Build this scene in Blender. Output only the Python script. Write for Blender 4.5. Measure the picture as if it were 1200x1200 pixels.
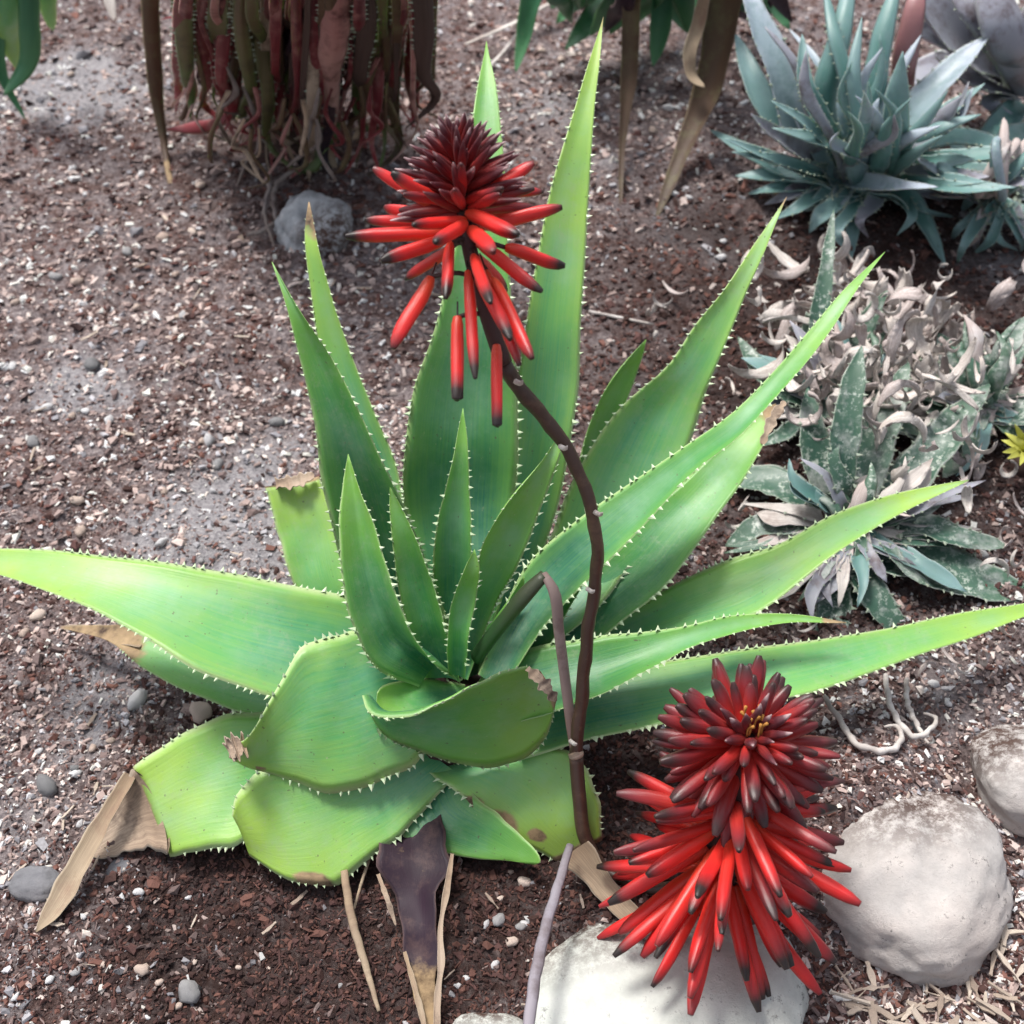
import bpy, math, random
import numpy as np
from mathutils import Vector, Matrix

random.seed(7); rng = np.random.default_rng(11)
scene = bpy.context.scene
for o in list(bpy.data.objects): bpy.data.objects.remove(o)
col = scene.collection

# ------------------------------------------------------------------ camera
CAM_H, PITCH, FOV = 0.80, 47.0, 45.0
cam_d = bpy.data.cameras.new('camera'); cam = bpy.data.objects.new('camera', cam_d); col.objects.link(cam)
cam.location = (0, 0, CAM_H); cam.rotation_euler = (math.radians(90 - PITCH), 0, 0)
cam_d.sensor_width = 36; cam_d.sensor_fit = 'HORIZONTAL'; cam_d.angle = math.radians(FOV)
cam_d.clip_start = 0.01; cam_d.clip_end = 200
cam_d.dof.use_dof = True; cam_d.dof.focus_distance = 0.80; cam_d.dof.aperture_fstop = 10
scene.camera = cam
scene.render.resolution_x = scene.render.resolution_y = 1024

# ------------------------------------------------------------------ world and sun (bright overcast)
SUN_EL, SUN_AZ = 64.0, -40.0          # azimuth measured from +Y towards +X
w = bpy.data.worlds.new('World'); scene.world = w; w.use_nodes = True
nt = w.node_tree; nt.nodes.clear()
sky = nt.nodes.new('ShaderNodeTexSky'); sky.sky_type = 'NISHITA'; sky.sun_disc = False
sky.sun_elevation = math.radians(SUN_EL); sky.sun_rotation = math.radians(SUN_AZ)
sky.air_density = 1.0; sky.dust_density = 4.0; sky.ozone_density = 1.0
hsv = nt.nodes.new('ShaderNodeHueSaturation'); hsv.inputs['Saturation'].default_value = 0.45
bg = nt.nodes.new('ShaderNodeBackground'); bg.inputs[1].default_value = 0.08
out = nt.nodes.new('ShaderNodeOutputWorld')
nt.links.new(sky.outputs[0], hsv.inputs['Color']); nt.links.new(hsv.outputs[0], bg.inputs[0]); nt.links.new(bg.outputs[0], out.inputs[0])
sun_d = bpy.data.lights.new('sun', 'SUN'); sun_d.energy = 1.5; sun_d.angle = math.radians(14); sun_d.color = (1, .97, .92)
sun = bpy.data.objects.new('sun', sun_d); col.objects.link(sun)
el, az = math.radians(SUN_EL), math.radians(SUN_AZ)
sdir = Vector((math.sin(az) * math.cos(el), math.cos(az) * math.cos(el), math.sin(el)))
sun.rotation_euler = sdir.to_track_quat('Z', 'Y').to_euler(); sun.location = (0, 0, 5)
scene.view_settings.view_transform = 'Standard'; scene.view_settings.look = 'None'
scene.view_settings.gamma = 1; scene.view_settings.exposure = 1.22

# ------------------------------------------------------------------ measuring: photo pixel -> place in the garden
TH = math.tan(math.radians(FOV / 2)); cp, sp = math.cos(math.radians(PITCH)), math.sin(math.radians(PITCH))
def ray(px, py):
    a = (px - 600) / 600 * TH; b = -(py - 600) / 600 * TH
    return Vector((a, cp + b * sp, -sp + b * cp))
def P(px, py, z=0.0):                       # the point seen at that pixel at height z
    d = ray(px, py); return Vector((0, 0, CAM_H)) + d * ((z - CAM_H) / d.z)
def D(px, py, depth):
    return Vector((0, 0, CAM_H)) + ray(px, py) * depth
def depth_of(p): return (p - Vector((0, 0, CAM_H))).dot(Vector((0, cp, -sp)))

def gz(x, y):                                # height of the ground, works on arrays
    z = .006 * np.sin(3.1 * x + 1.3 * y) + .005 * np.sin(5.3 * y - 2.2 * x + 1) + .003 * np.sin(11 * x + 7 * y) + .002 * np.sin(23 * y - 17 * x)
    for (cx, cy, h, r) in MOUNDS: z = z + h * np.exp(-((x - cx) ** 2 + (y - cy) ** 2) / (r * r))
    return z
MOUNDS = []
for (px, py, h, r) in ((1012, 945, .034, .062), (700, 1060, .012, .06), (470, 880, .015, .16), (340, 190, .02, .2), (1010, 200, .03, .22), (1050, 560, .02, .2), (930, 1010, .02, .06)):
    q = P(px, py); MOUNDS.append((q.x, q.y, h, r))
def G(px, py, dz=0.0):                       # the ground point seen at that pixel, dz above the soil
    z = 0
    for _ in range(4):
        q = P(px, py, z + dz); z = float(gz(q.x, q.y))
    return P(px, py, z + dz)

# ------------------------------------------------------------------ object helpers
def tag(o, label=None, cat=None, group=None, kind=None):
    for k, v in (('label', label), ('category', cat), ('group', group), ('kind', kind)):
        if v: o[k] = v
    return o
def link(o, parent=None):
    col.objects.link(o)
    if parent is not None:
        o.parent = parent
        if parent.type == 'EMPTY': o.matrix_parent_inverse = Matrix.Translation(-parent.location)
    return o
def empty(name, loc):
    e = bpy.data.objects.new(name, None); e.location = loc; e.empty_display_size = .03; col.objects.link(e); return e
def new_mesh(name, verts, faces, mat, smooth=True, attrs=None):
    me = bpy.data.meshes.new(name); me.from_pydata([tuple(v) for v in verts], [], faces); me.update()
    if mat: me.materials.append(mat)
    me.polygons.foreach_set('use_smooth', [smooth] * len(me.polygons))
    for k, vals in (attrs or {}).items():
        a = me.attributes.new(k, 'FLOAT', 'POINT'); a.data.foreach_set('value', list(vals))
    return me
def mobj(name, verts, faces, mat, parent=None, smooth=True, attrs=None):
    return link(bpy.data.objects.new(name, new_mesh(name, verts, faces, mat, smooth, attrs)), parent)

def crom(pts, n):                             # Catmull-Rom through rows of numbers, chord-length spaced
    p = np.array(pts, float); d = np.linalg.norm(np.diff(p[:, :3], axis=0), axis=1) + 1e-6
    t = np.concatenate([[0], np.cumsum(d)]); t /= t[-1]
    m = np.gradient(p, t, axis=0) if len(p) > 2 else np.repeat((p[1:] - p[:1]), 2, axis=0)
    s = np.linspace(0, 1, n); k = np.clip(np.searchsorted(t, s, 'right') - 1, 0, len(t) - 2)
    h = (t[k + 1] - t[k]); x = ((s - t[k]) / h)[:, None]; h = h[:, None]
    return (2*x**3-3*x**2+1)*p[k] + (x**3-2*x**2+x)*h*m[k] + (-2*x**3+3*x**2)*p[k+1] + (x**3-x**2)*h*m[k+1]

def tube_geo(pts, radii, n=24, sides=10, flat=1.0, jit=.0):
    rows = [list(p) + [r] for p, r in zip(pts, radii)]; q = crom(rows, n)
    c = q[:, :3]; r = np.abs(q[:, 3]) + 1e-5; ii = np.arange(n); r = r * (1 + jit * (np.sin(ii * 1.7 + n) + .6 * np.sin(ii * 2.9 + r[0] * 9e3))); c = c + (r * jit * 2)[:, None] * np.stack([np.sin(ii * 1.1 + 1), np.sin(ii * 1.5), .3 * np.sin(ii * 2.1)], -1); T = np.gradient(c, axis=0); T /= np.linalg.norm(T, axis=1)[:, None]
    verts, faces, lv = [], [], []
    ref = np.array([0, 0, 1.]) if abs(T[0][2]) < .9 else np.array([0, 1., 0]); S = np.cross(T[0], ref); S /= np.linalg.norm(S)
    for i in range(n):
        S = S - T[i] * S.dot(T[i]); S /= np.linalg.norm(S); N = np.cross(S, T[i])
        for j in range(sides):
            a = 2 * math.pi * j / sides; verts.append(c[i] + S * math.cos(a) * r[i] + N * math.sin(a) * r[i] * flat); lv.append(i / (n - 1))
    for i in range(n - 1):
        for j in range(sides):
            k = (j + 1) % sides; faces.append((i*sides+j, i*sides+k, (i+1)*sides+k, (i+1)*sides+j))
    faces.append(tuple(range(sides))[::-1]); faces.append(tuple((n-1)*sides+j for j in range(sides)))
    return verts, faces, lv
def tube(name, pts, radii, mat, parent=None, n=24, sides=10, flat=1.0, jit=.0):
    v, f, lv = tube_geo(pts, radii, n, sides, flat, jit); return mobj(name, v, f, mat, parent, True, {'lv': lv, 'lu': [0.] * len(v), 'dry': [0.] * len(v)})

# ------------------------------------------------------------------ materials
MATS = {}
def rgb(h):                                   # sRGB bytes -> linear
    return tuple(((c / 255) / 12.92 if c / 255 <= .04045 else ((c / 255 + .055) / 1.055) ** 2.4) for c in h) + (1,)
class NB:
    def __init__(s, name):
        s.m = bpy.data.materials.new(name); s.m.use_nodes = True; s.t = s.m.node_tree; s.t.nodes.clear()
        s.out = s.n('ShaderNodeOutputMaterial'); s.b = s.n('ShaderNodeBsdfPrincipled'); s.l(s.b.outputs[0], s.out.inputs[0]); MATS[name] = s.m
    def n(s, typ, **kw):
        nd = s.t.nodes.new(typ)
        for k, v in kw.items():
            if hasattr(nd, k): setattr(nd, k, v)
            else: nd.inputs[k].default_value = v
        return nd
    def l(s, a, b): s.t.links.new(a, b)
    def ramp(s, fac, stops, interp='LINEAR'):
        r = s.n('ShaderNodeValToRGB'); cr = r.color_ramp; cr.interpolation = interp
        while len(cr.elements) < len(stops): cr.elements.new(.5)
        for e, (p, c) in zip(cr.elements, stops): e.position = p; e.color = c if len(c) == 4 else tuple(c) + (1,)
        s.l(fac, r.inputs[0]); return r.outputs[0]
    def mix(s, fac, a, b, mode='MIX'):
        m = s.n('ShaderNodeMix'); m.data_type = 'RGBA'; m.blend_type = mode
        for sock, v in ((m.inputs[0], fac), (m.inputs[6], a), (m.inputs[7], b)):
            if hasattr(v, 'is_linked'): s.l(v, sock)
            else: sock.default_value = v
        return m.outputs[2]
    def math(s, op, a, b=0.0, clamp=False):
        m = s.n('ShaderNodeMath'); m.operation = op; m.use_clamp = clamp
        for sock, v in ((m.inputs[0], a), (m.inputs[1], b)):
            if hasattr(v, 'is_linked'): s.l(v, sock)
            else: sock.default_value = v
        return m.outputs[0]
    def attr(s, name): a = s.n('ShaderNodeAttribute'); a.attribute_name = name; return a
    def noise(s, scale, detail=4, rough=.6, vec=None):
        x = s.n('ShaderNodeTexNoise'); x.inputs['Scale'].default_value = scale; x.inputs['Detail'].default_value = detail; x.inputs['Roughness'].default_value = rough
        if vec is None: vec = s.n('ShaderNodeTexCoord').outputs['Object']
        s.l(vec, x.inputs['Vector']); return x.outputs[0]
    def bump(s, h, strength=.3, dist=.002):
        b = s.n('ShaderNodeBump'); b.inputs['Strength'].default_value = strength; b.inputs['Distance'].default_value = dist
        s.l(h, b.inputs['Height']); s.l(b.outputs[0], s.b.inputs['Normal'])
BK, WH = (0, 0, 0, 1), (1, 1, 1, 1)

def leaf_mat(name, base, mid, tip, edge, drya=(.30, .21, .12, 1), dryb=(.05, .028, .02, 1), rough=.42, spots=None, blotch=None, sss=.06, spec=.5, bloom=False):
    k = NB(name); lv = k.attr('lv').outputs['Fac']; lu = k.attr('lu').outputs['Fac']; dr = k.attr('dry').outputs['Fac']
    inf = k.n('ShaderNodeObjectInfo').outputs['Random']
    big = k.noise(14, 3, .55)
    f = k.math('ADD', lv, k.math('MULTIPLY', k.math('SUBTRACT', big, .5), .85))
    f = k.math('ADD', f, k.math('MULTIPLY', k.math('SUBTRACT', inf, .5), .25), True)
    c = k.ramp(f, [(.05, base), (.5, mid), (.95, tip)])
    # long fibres that run along the blade
    cx = k.n('ShaderNodeCombineXYZ'); k.l(k.math('MULTIPLY', k.attr('us').outputs['Fac'], 14), cx.inputs[0]); k.l(k.math('MULTIPLY', lv, 3), cx.inputs[1]); k.l(k.math('MULTIPLY', inf, 50), cx.inputs[2])
    fib = k.noise(1.6, 4, .6, cx.outputs[0])
    c = k.mix(k.ramp(fib, [(.3, BK), (.75, WH)]), c, k.mix(.35, c, tip))
    c = k.mix(k.ramp(k.math('ADD', lu, k.math('MULTIPLY', k.math('SUBTRACT', k.noise(40, 4, .65), .5), .7)), [(.45, BK), (1., (.55, .55, .55, 1))]), c, tip)
    if spots:
        sm = k.math('MULTIPLY', k.ramp(k.noise(170, 4, .75), [(.53, BK), (.60, WH)]), k.ramp(k.noise(26, 4, .7), [(.40, BK), (.58, WH)]))
        c = k.mix(sm, c, spots)
    if blotch:
        c = k.mix(k.ramp(k.noise(30, 6, .7), [(.5, BK), (.68, WH)]), c, blotch)
    if bloom:
        c = k.mix(k.math('MULTIPLY', k.ramp(k.noise(19, 5, .65), [(.44, BK), (.70, (.42, .42, .42, 1))]), k.ramp(lu, [(.3, WH), (.95, BK)])), c, (.26, .46, .33, 1))
        c = k.mix(k.ramp(k.noise(310, 2, .5), [(.70, BK), (.76, (.7, .7, .7, 1))]), c, (.10, .075, .05, 1))
        c = k.mix(k.math('MULTIPLY', k.ramp(k.noise(130, 6, .8), [(.5, BK), (.75, (.5, .5, .5, 1))]), k.ramp(k.noise(9, 3, .6), [(.42, BK), (.62, WH)])), c, (.34, .38, .27, 1))
        sc = k.n('ShaderNodeCombineXYZ'); k.l(k.math('MULTIPLY', k.attr('us').outputs['Fac'], 5), sc.inputs[0]); k.l(k.math('MULTIPLY', lv, 16), sc.inputs[1]); k.l(k.math('MULTIPLY', inf, 90), sc.inputs[2])
        c = k.mix(k.ramp(k.noise(2.2, 5, .75, sc.outputs[0]), [(.665, BK), (.70, (.75, .75, .75, 1))]), c, (.36, .40, .22, 1))
    blem = k.ramp(k.noise(75, 6, .72), [(.64, BK), (.74, (.55, .55, .55, 1))])
    c = k.mix(blem, c, k.mix(.5, c, drya))
    c = k.mix(k.ramp(lu, [(.90, BK), (.985, WH)]), c, edge)
    if sss == 0 and rough >= .8:
        fx = k.n('ShaderNodeCombineXYZ'); k.l(k.math('MULTIPLY', k.attr('us').outputs['Fac'], 9), fx.inputs[0]); k.l(k.math('MULTIPLY', lv, 1.2), fx.inputs[1]); k.l(k.math('MULTIPLY', inf, 70), fx.inputs[2])
        c = k.mix(k.ramp(k.noise(2.5, 5, .7, fx.outputs[0]), [(.46, (.75, .75, .75, 1)), (.58, BK)]), c, k.mix(.5, c, (.12, .08, .06, 1)))
    dn = k.noise(60, 5, .65); dcol = k.ramp(dn, [(.3, dryb), (.5, drya), (.75, tuple(min(1, x * 1.6) for x in drya[:3]) + (1,))])
    dm = k.ramp(k.math('ADD', dr, k.math('MULTIPLY', k.math('SUBTRACT', dn, .5), .5)), [(.42, BK), (.58, WH)])
    c = k.mix(dm, c, dcol)
    k.l(c, k.b.inputs['Base Color'])
    k.l(k.mix(dm, (rough,) * 3 + (1,), (.85, .85, .85, 1)), k.b.inputs['Roughness'])
    k.b.inputs['Specular IOR Level'].default_value = spec
    if sss: k.b.inputs['Subsurface Weight'].default_value = sss; k.b.inputs['Subsurface Radius'].default_value = (.4, .8, .15); k.b.inputs['Subsurface Scale'].default_value = .006
    k.bump(k.math('ADD', k.math('MULTIPLY', fib, .6), k.math('MULTIPLY', k.noise(220, 3), .25)), .22, .0015)
    return k.m
M_ALOE = leaf_mat('aloe_leaf', (.010, .135, .095, 1), (.060, .285, .075, 1), (.20, .42, .06, 1), (.42, .60, .26, 1), bloom=True)
M_ALOE_PALE = leaf_mat('aloe_leaf_pale', (.030, .235, .145, 1), (.105, .375, .115, 1), (.31, .49, .075, 1), (.48, .62, .30, 1), bloom=True)
M_BLUE = leaf_mat('blue_aloe_leaf', (.02, .125, .10, 1), (.075, .21, .18, 1), (.21, .33, .33, 1), (.40, .50, .48, 1), blotch=(.16, .27, .26, 1))
M_BLUE2 = leaf_mat('pale_blue_leaf', (.10, .23, .21, 1), (.25, .35, .38, 1), (.40, .45, .52, 1), (.55, .6, .62, 1), blotch=(.17, .26, .27, 1))
M_GREY = leaf_mat('grey_aloe_leaf', (.10, .14, .15, 1), (.22, .24, .28, 1), (.33, .33, .38, 1), (.5, .5, .52, 1), blotch=(.13, .10, .11, 1))
M_SPOT = leaf_mat('spotted_aloe_leaf', (.018, .065, .05, 1), (.035, .10, .068, 1), (.08, .15, .10, 1), (.42, .46, .40, 1), spots=(.48, .53, .47, 1), blotch=(.36, .38, .36, 1))
M_RED = leaf_mat('red_aloe_leaf', (.05, .010, .012, 1), (.13, .014, .022, 1), (.24, .035, .042, 1), (.65, .36, .34, 1), blotch=(.30, .13, .12, 1), rough=.38)
M_BROWN = leaf_mat('brown_withered_leaf', (.09, .055, .026, 1), (.10, .055, .028, 1), (.06, .034, .022, 1), (.18, .12, .07, 1), blotch=(.12, .10, .045, 1), rough=.6)
M_STRAP = leaf_mat('strap_leaf', (.012, .10, .05, 1), (.02, .14, .065, 1), (.08, .24, .10, 1), (.12, .28, .14, 1))
M_TAN = leaf_mat('dry_tan_leaf', (.34, .24, .15, 1), (.46, .36, .25, 1), (.40, .31, .21, 1), (.58, .50, .38, 1), blotch=(.30, .19, .13, 1), rough=.8, sss=0)
M_PALE = leaf_mat('bleached_leaf', (.68, .62, .57, 1), (.78, .73, .69, 1), (.72, .65, .60, 1), (.78, .73, .68, 1), blotch=(.52, .43, .38, 1), rough=.85, sss=0)
M_TORN = leaf_mat('torn_leaf_end', (.36, .26, .18, 1), (.50, .40, .31, 1), (.44, .33, .24, 1), (.55, .46, .36, 1), blotch=(.07, .045, .035, 1), rough=.9, sss=0)
M_SCRAP = leaf_mat('weathered_scrap', (.50, .42, .40, 1), (.62, .54, .52, 1), (.55, .46, .43, 1), (.6, .52, .5, 1), blotch=(.78, .74, .73, 1), rough=.9, sss=0)
M_DEAD = leaf_mat('rotting_leaf', (.022, .012, .018, 1), (.028, .012, .024, 1), (.03, .022, .03, 1), (.14, .09, .09, 1), blotch=(.085, .05, .05, 1), rough=.55, sss=0, spec=.2)
M_TOOTH = leaf_mat('leaf_tooth', (.46, .64, .34, 1), (.58, .72, .46, 1), (.62, .66, .46, 1), (.5, .6, .4, 1), rough=.5, sss=0)
M_TOOTH_D = leaf_mat('leaf_tooth_dull', (.26, .33, .25, 1), (.30, .36, .28, 1), (.34, .36, .28, 1), (.3, .3, .3, 1), rough=.6, sss=0)
M_STALK = leaf_mat('flower_stalk', (.085, .045, .032, 1), (.075, .040, .028, 1), (.05, .028, .02, 1), (.1, .06, .04, 1), blotch=(.15, .09, .055, 1), rough=.45, sss=0)
M_STALK_G = leaf_mat('withered_stalk', (.05, .11, .03, 1), (.26, .19, .17, 1), (.22, .15, .13, 1), (.3, .2, .2, 1), rough=.6, sss=0)
M_STALK_L = leaf_mat('lilac_grey_stem', (.22, .19, .21, 1), (.27, .25, .29, 1), (.30, .27, .30, 1), (.3, .3, .3, 1), blotch=(.15, .12, .13, 1), rough=.7, sss=0)
M_STALK_P = leaf_mat('withered_pink_stalk', (.24, .17, .15, 1), (.32, .24, .22, 1), (.20, .13, .11, 1), (.3, .2, .2, 1), blotch=(.15, .09, .08, 1), rough=.6, sss=0)
M_ROOT = leaf_mat('dry_root', (.62, .58, .55, 1), (.72, .68, .65, 1), (.64, .59, .55, 1), (.6, .6, .6, 1), blotch=(.42, .36, .33, 1), rough=.85, sss=0)
M_DARKROOT = leaf_mat('weathered_root', (.20, .17, .16, 1), (.28, .24, .23, 1), (.24, .20, .18, 1), (.3, .3, .3, 1), blotch=(.10, .07, .07, 1), rough=.85, sss=0)
M_BARK = leaf_mat('old_stem', (.03, .018, .016, 1), (.05, .025, .022, 1), (.06, .03, .025, 1), (.06, .04, .03, 1), rough=.8, sss=0)

def floret_mat(name, stops):
    k = NB(name); lv = k.attr('lv').outputs['Fac']; inf = k.n('ShaderNodeObjectInfo').outputs['Random']
    f = k.math('ADD', lv, k.math('MULTIPLY', k.math('SUBTRACT', inf, .5), .22)); f = k.math('ADD', f, k.math('MULTIPLY', k.math('SUBTRACT', k.noise(90, 3), .5), .14), True)
    c = k.ramp(f, stops)
    st = k.noise(5, 3, .5, (lambda cb: (k.l(k.math('MULTIPLY', k.attr('us').outputs['Fac'], 6), cb.inputs[0]), k.l(k.math('MULTIPLY', lv, .6), cb.inputs[1]), k.l(k.math('MULTIPLY', inf, 30), cb.inputs[2]), cb.outputs[0])[-1])(k.n('ShaderNodeCombineXYZ')))
    c = k.mix(k.math('MULTIPLY', k.ramp(st, [(.4, BK), (.7, (.35, .35, .35, 1))]), k.ramp(f, [(.35, WH), (.75, BK)])), c, (.66, .12, .08, 1), 'MIX')
    k.l(c, k.b.inputs['Base Color']); k.b.inputs['Roughness'].default_value = .38; k.b.inputs['Specular IOR Level'].default_value = .5
    k.b.inputs['Sheen Weight'].default_value = .05; k.b.inputs['Sheen Tint'].default_value = (1, .75, .75, 1)
    k.b.inputs['Subsurface Weight'].default_value = .06; k.b.inputs['Subsurface Radius'].default_value = (1, .15, .1); k.b.inputs['Subsurface Scale'].default_value = .004
    k.bump(st, .2, .001); return k.m
M_FLOR = floret_mat('floret', [(.0, (.72, .07, .02, 1)), (.3, (.74, .022, .014, 1)), (.74, (.66, .018, .018, 1)), (.89, (.26, .018, .02, 1)), (.97, (.02, .012, .010, 1))])
M_BUD = floret_mat('flower_bud', [(.0, (.24, .006, .006, 1)), (.45, (.16, .007, .011, 1)), (.75, (.085, .012, .018, 1)), (.92, (.14, .05, .06, 1)), (1., (.45, .32, .32, 1))])  # pale last stop paints the sky's glint on the bud tips
M_BUD2 = floret_mat('flower_bud_open', [(.0, (.62, .018, .010, 1)), (.45, (.45, .018, .016, 1)), (.78, (.22, .022, .028, 1)), (.97, (.05, .02, .02, 1))])
k = NB('pollen'); k.b.inputs['Base Color'].default_value = (.45, .20, .04, 1); k.b.inputs['Roughness'].default_value = .8; M_POLLEN = k.m
k = NB('pedicel'); k.b.inputs['Base Color'].default_value = (.05, .02, .018, 1); k.b.inputs['Roughness'].default_value = .6; M_PED = k.m

# soil
k = NB('soil'); tc = k.n('ShaderNodeTexCoord').outputs['Object']
fine = k.noise(210, 6, .78); mid = k.noise(48, 5, .65); big = k.noise(3.6, 4, .6)
brown = k.ramp(fine, [(.28, (.03, .022, .023, 1)), (.42, (.15, .122, .125, 1)), (.56, (.31, .265, .265, 1)), (.68, (.62, .54, .52, 1))])
red = k.ramp(fine, [(.28, (.028, .015, .014, 1)), (.48, (.115, .072, .065, 1)), (.63, (.24, .165, .15, 1)), (.77, (.52, .42, .38, 1))])
grey = k.ramp(fine, [(.25, (.12, .112, .12, 1)), (.48, (.31, .292, .305, 1)), (.7, (.55, .52, .525, 1))])
c = k.mix(k.ramp(mid, [(.42, BK), (.6, WH)]), brown, red)
ga = k.attr('grit').outputs['Fac']
c = k.mix(k.ramp(k.math('ADD', ga, k.math('MULTIPLY', k.math('SUBTRACT', mid, .5), .7)), [(.45, BK), (.62, WH)]), c, grey)
c = k.mix(k.attr('darkmap').outputs['Fac'], c, k.mix(.8, c, (.028, .014, .011, 1)))
k.l(c, k.b.inputs['Base Color']); k.b.inputs['Roughness'].default_value = .95; k.b.inputs['Specular IOR Level'].default_value = .15
k.bump(k.math('ADD', k.math('MULTIPLY', fine, .7), mid), .9, .006); M_SOIL = k.m
# chips: colour per piece
k = NB('mulch_chip'); at = k.attr('tint'); c = k.mix(k.ramp(k.noise(420, 3, .7), [(.35, BK), (.8, (.7, .7, .7, 1))]), at.outputs['Color'], k.mix(.45, at.outputs['Color'], (.09, .05, .04, 1)))
k.l(c, k.b.inputs['Base Color']); k.b.inputs['Roughness'].default_value = .85; k.b.inputs['Specular IOR Level'].default_value = .25; k.bump(k.noise(600, 3), .5, .001); M_CHIP = k.m
# woods, pebbles
def grain_mat(name, a, b, scale=90, rough=.85, bumpd=.002):
    k = NB(name); inf = k.n('ShaderNodeObjectInfo').outputs['Random']; n1 = k.noise(scale, 6, .65); n2 = k.noise(scale * .22, 4, .6)
    f = k.math('ADD', k.math('ADD', k.math('MULTIPLY', n1, .55), k.math('MULTIPLY', n2, .45)), k.math('MULTIPLY', k.math('SUBTRACT', inf, .5), .35))
    c = k.ramp(f, [(.3, a), (.7, b)]); k.l(c, k.b.inputs['Base Color']); k.b.inputs['Roughness'].default_value = rough; k.b.inputs['Specular IOR Level'].default_value = .3; k.bump(n1, .5, bumpd); return k.m
M_WOOD = grain_mat('wood_chip', (.32, .24, .19, 1), (.70, .60, .50, 1), 300)
M_PEB_G = grain_mat('grey_pebble', (.17, .17, .175, 1), (.40, .39, .39, 1), 220, .8)
M_PEB_W = grain_mat('white_pebble', (.45, .44, .45, 1), (.75, .74, .74, 1), 220, .7)
M_PEB_P = grain_mat('pinkish_pebble', (.42, .32, .27, 1), (.70, .58, .50, 1), 220, .75)
def rock_mat(name, a, b, warm, dirt=.5):
    k = NB(name); n1 = k.noise(38, 7, .62); n2 = k.noise(9, 4, .6); c = k.ramp(n1, [(.3, a), (.62, b)])
    c = k.mix(k.ramp(n2, [(.45, BK), (.7, (.6, .6, .6, 1))]), c, warm)
    sp_ = k.math('MULTIPLY', k.ramp(k.noise(150, 6, .82), [(.57, BK), (.64, WH)]), k.ramp(k.noise(17, 4, .7), [(.40, (.12, .12, .12, 1)), (.6, (.9, .9, .9, 1))]))
    c = k.mix(sp_, c, (.10, .095, .09, 1))
    soil = k.math('MULTIPLY', k.attr('dirt').outputs['Fac'], k.ramp(k.noise(120, 5, .8), [(.38, BK), (.56, WH)]))
    c = k.mix(soil, c, (.085, .05, .04, 1))
    k.l(c, k.b.inputs['Base Color']); k.b.inputs['Roughness'].default_value = .8; k.b.inputs['Specular IOR Level'].default_value = .3
    k.bump(k.math('ADD', n1, k.math('MULTIPLY', k.noise(420, 6, .8), .8)), .55, .003); return k.m
M_ROCK_A = rock_mat('greenish_white_stone', (.50, .52, .48, 1), (.70, .715, .67, 1), (.58, .56, .50, 1))
M_ROCK_B = rock_mat('pinkish_white_stone', (.42, .395, .38, 1), (.62, .585, .56, 1), (.53, .43, .38, 1))
M_ROCK_C = rock_mat('bluish_stone', (.20, .215, .235, 1), (.66, .68, .70, 1), (.36, .37, .40, 1))
M_ROCK_D = rock_mat('buried_grey_stone', (.14, .14, .15, 1), (.26, .26, .28, 1), (.2, .17, .16, 1))

# ------------------------------------------------------------------ ground
def vnoise(x, y, s, seed=0):                  # cheap value noise for patches
    r = np.random.default_rng(seed); tab = r.random((64, 64)); x = x * s + 31.7; y = y * s + 17.3
    i, j = np.floor(x).astype(int), np.floor(y).astype(int); fx, fy = x - i, y - j; fx = fx*fx*(3-2*fx); fy = fy*fy*(3-2*fy)
    g = lambda a, b: tab[a % 64, b % 64]
    return (g(i, j)*(1-fx)+g(i+1, j)*fx)*(1-fy) + (g(i, j+1)*(1-fx)+g(i+1, j+1)*fx)*fy
def lump(x, y): return (vnoise(x, y, 13, 8) - .5) * .010 + (vnoise(x, y, 34, 5) - .5) * .009 + (vnoise(x, y, 80, 6) - .5) * .0055
PATCH = []
for (px, py, r, a) in ((75, 125, .13, .7), (240, 590, .10, 1.), (270, 640, .09, .9), (20, 400, .09, .7), (140, 440, .08, .7), (60, 960, .08, .8), (130, 800, .06, .8), (640, 160, .12, .8), (620, 110, .08, .6),
                       (780, 245, .12, .8), (90, 470, .06, .6), (200, 270, .1, .55), (110, 90, .12, .7), (330, 500, .05, .6), (600, 1090, .04, .4), (30, 60, .15, .4), (880, 320, .06, .3), (1120, 830, .07, .7), (1140, 310, .16, .6), (20, 1150, .05, .5)):
    q = P(px, py); PATCH.append((q.x, q.y, r, a))
def gritmap(x, y):
    v = .30 * vnoise(x, y, 6, 3) + .14 * vnoise(x, y, 19, 4) - .1
    for (cx, cy, r, a) in PATCH: v = v + .50 * a * np.exp(-(((x - cx) ** 2 + (y - cy) ** 2) / (r * r)) ** 1.4)
    return np.clip(v, 0, 1)
xs = np.concatenate([-np.geomspace(40, 1.7, 14), np.arange(-1.6, 1.6001, .011), np.geomspace(1.7, 40, 14)])
ys = np.concatenate([-np.geomspace(40, .15, 12), np.arange(0, 2.6, .011), np.geomspace(2.7, 60, 14)])
X, Y = np.meshgrid(xs, ys); Z = gz(X, Y)
near = (np.abs(X) < 1.65) & (Y > -.1) & (Y < 2.65)
Z = Z + near * lump(X, Y)
nx, ny = len(xs), len(ys); V = np.stack([X, Y, Z], -1).reshape(-1, 3)
idx = np.arange(nx * ny).reshape(ny, nx); F = np.stack([idx[:-1, :-1], idx[:-1, 1:], idx[1:, 1:], idx[1:, :-1]], -1).reshape(-1, 4)
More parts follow.
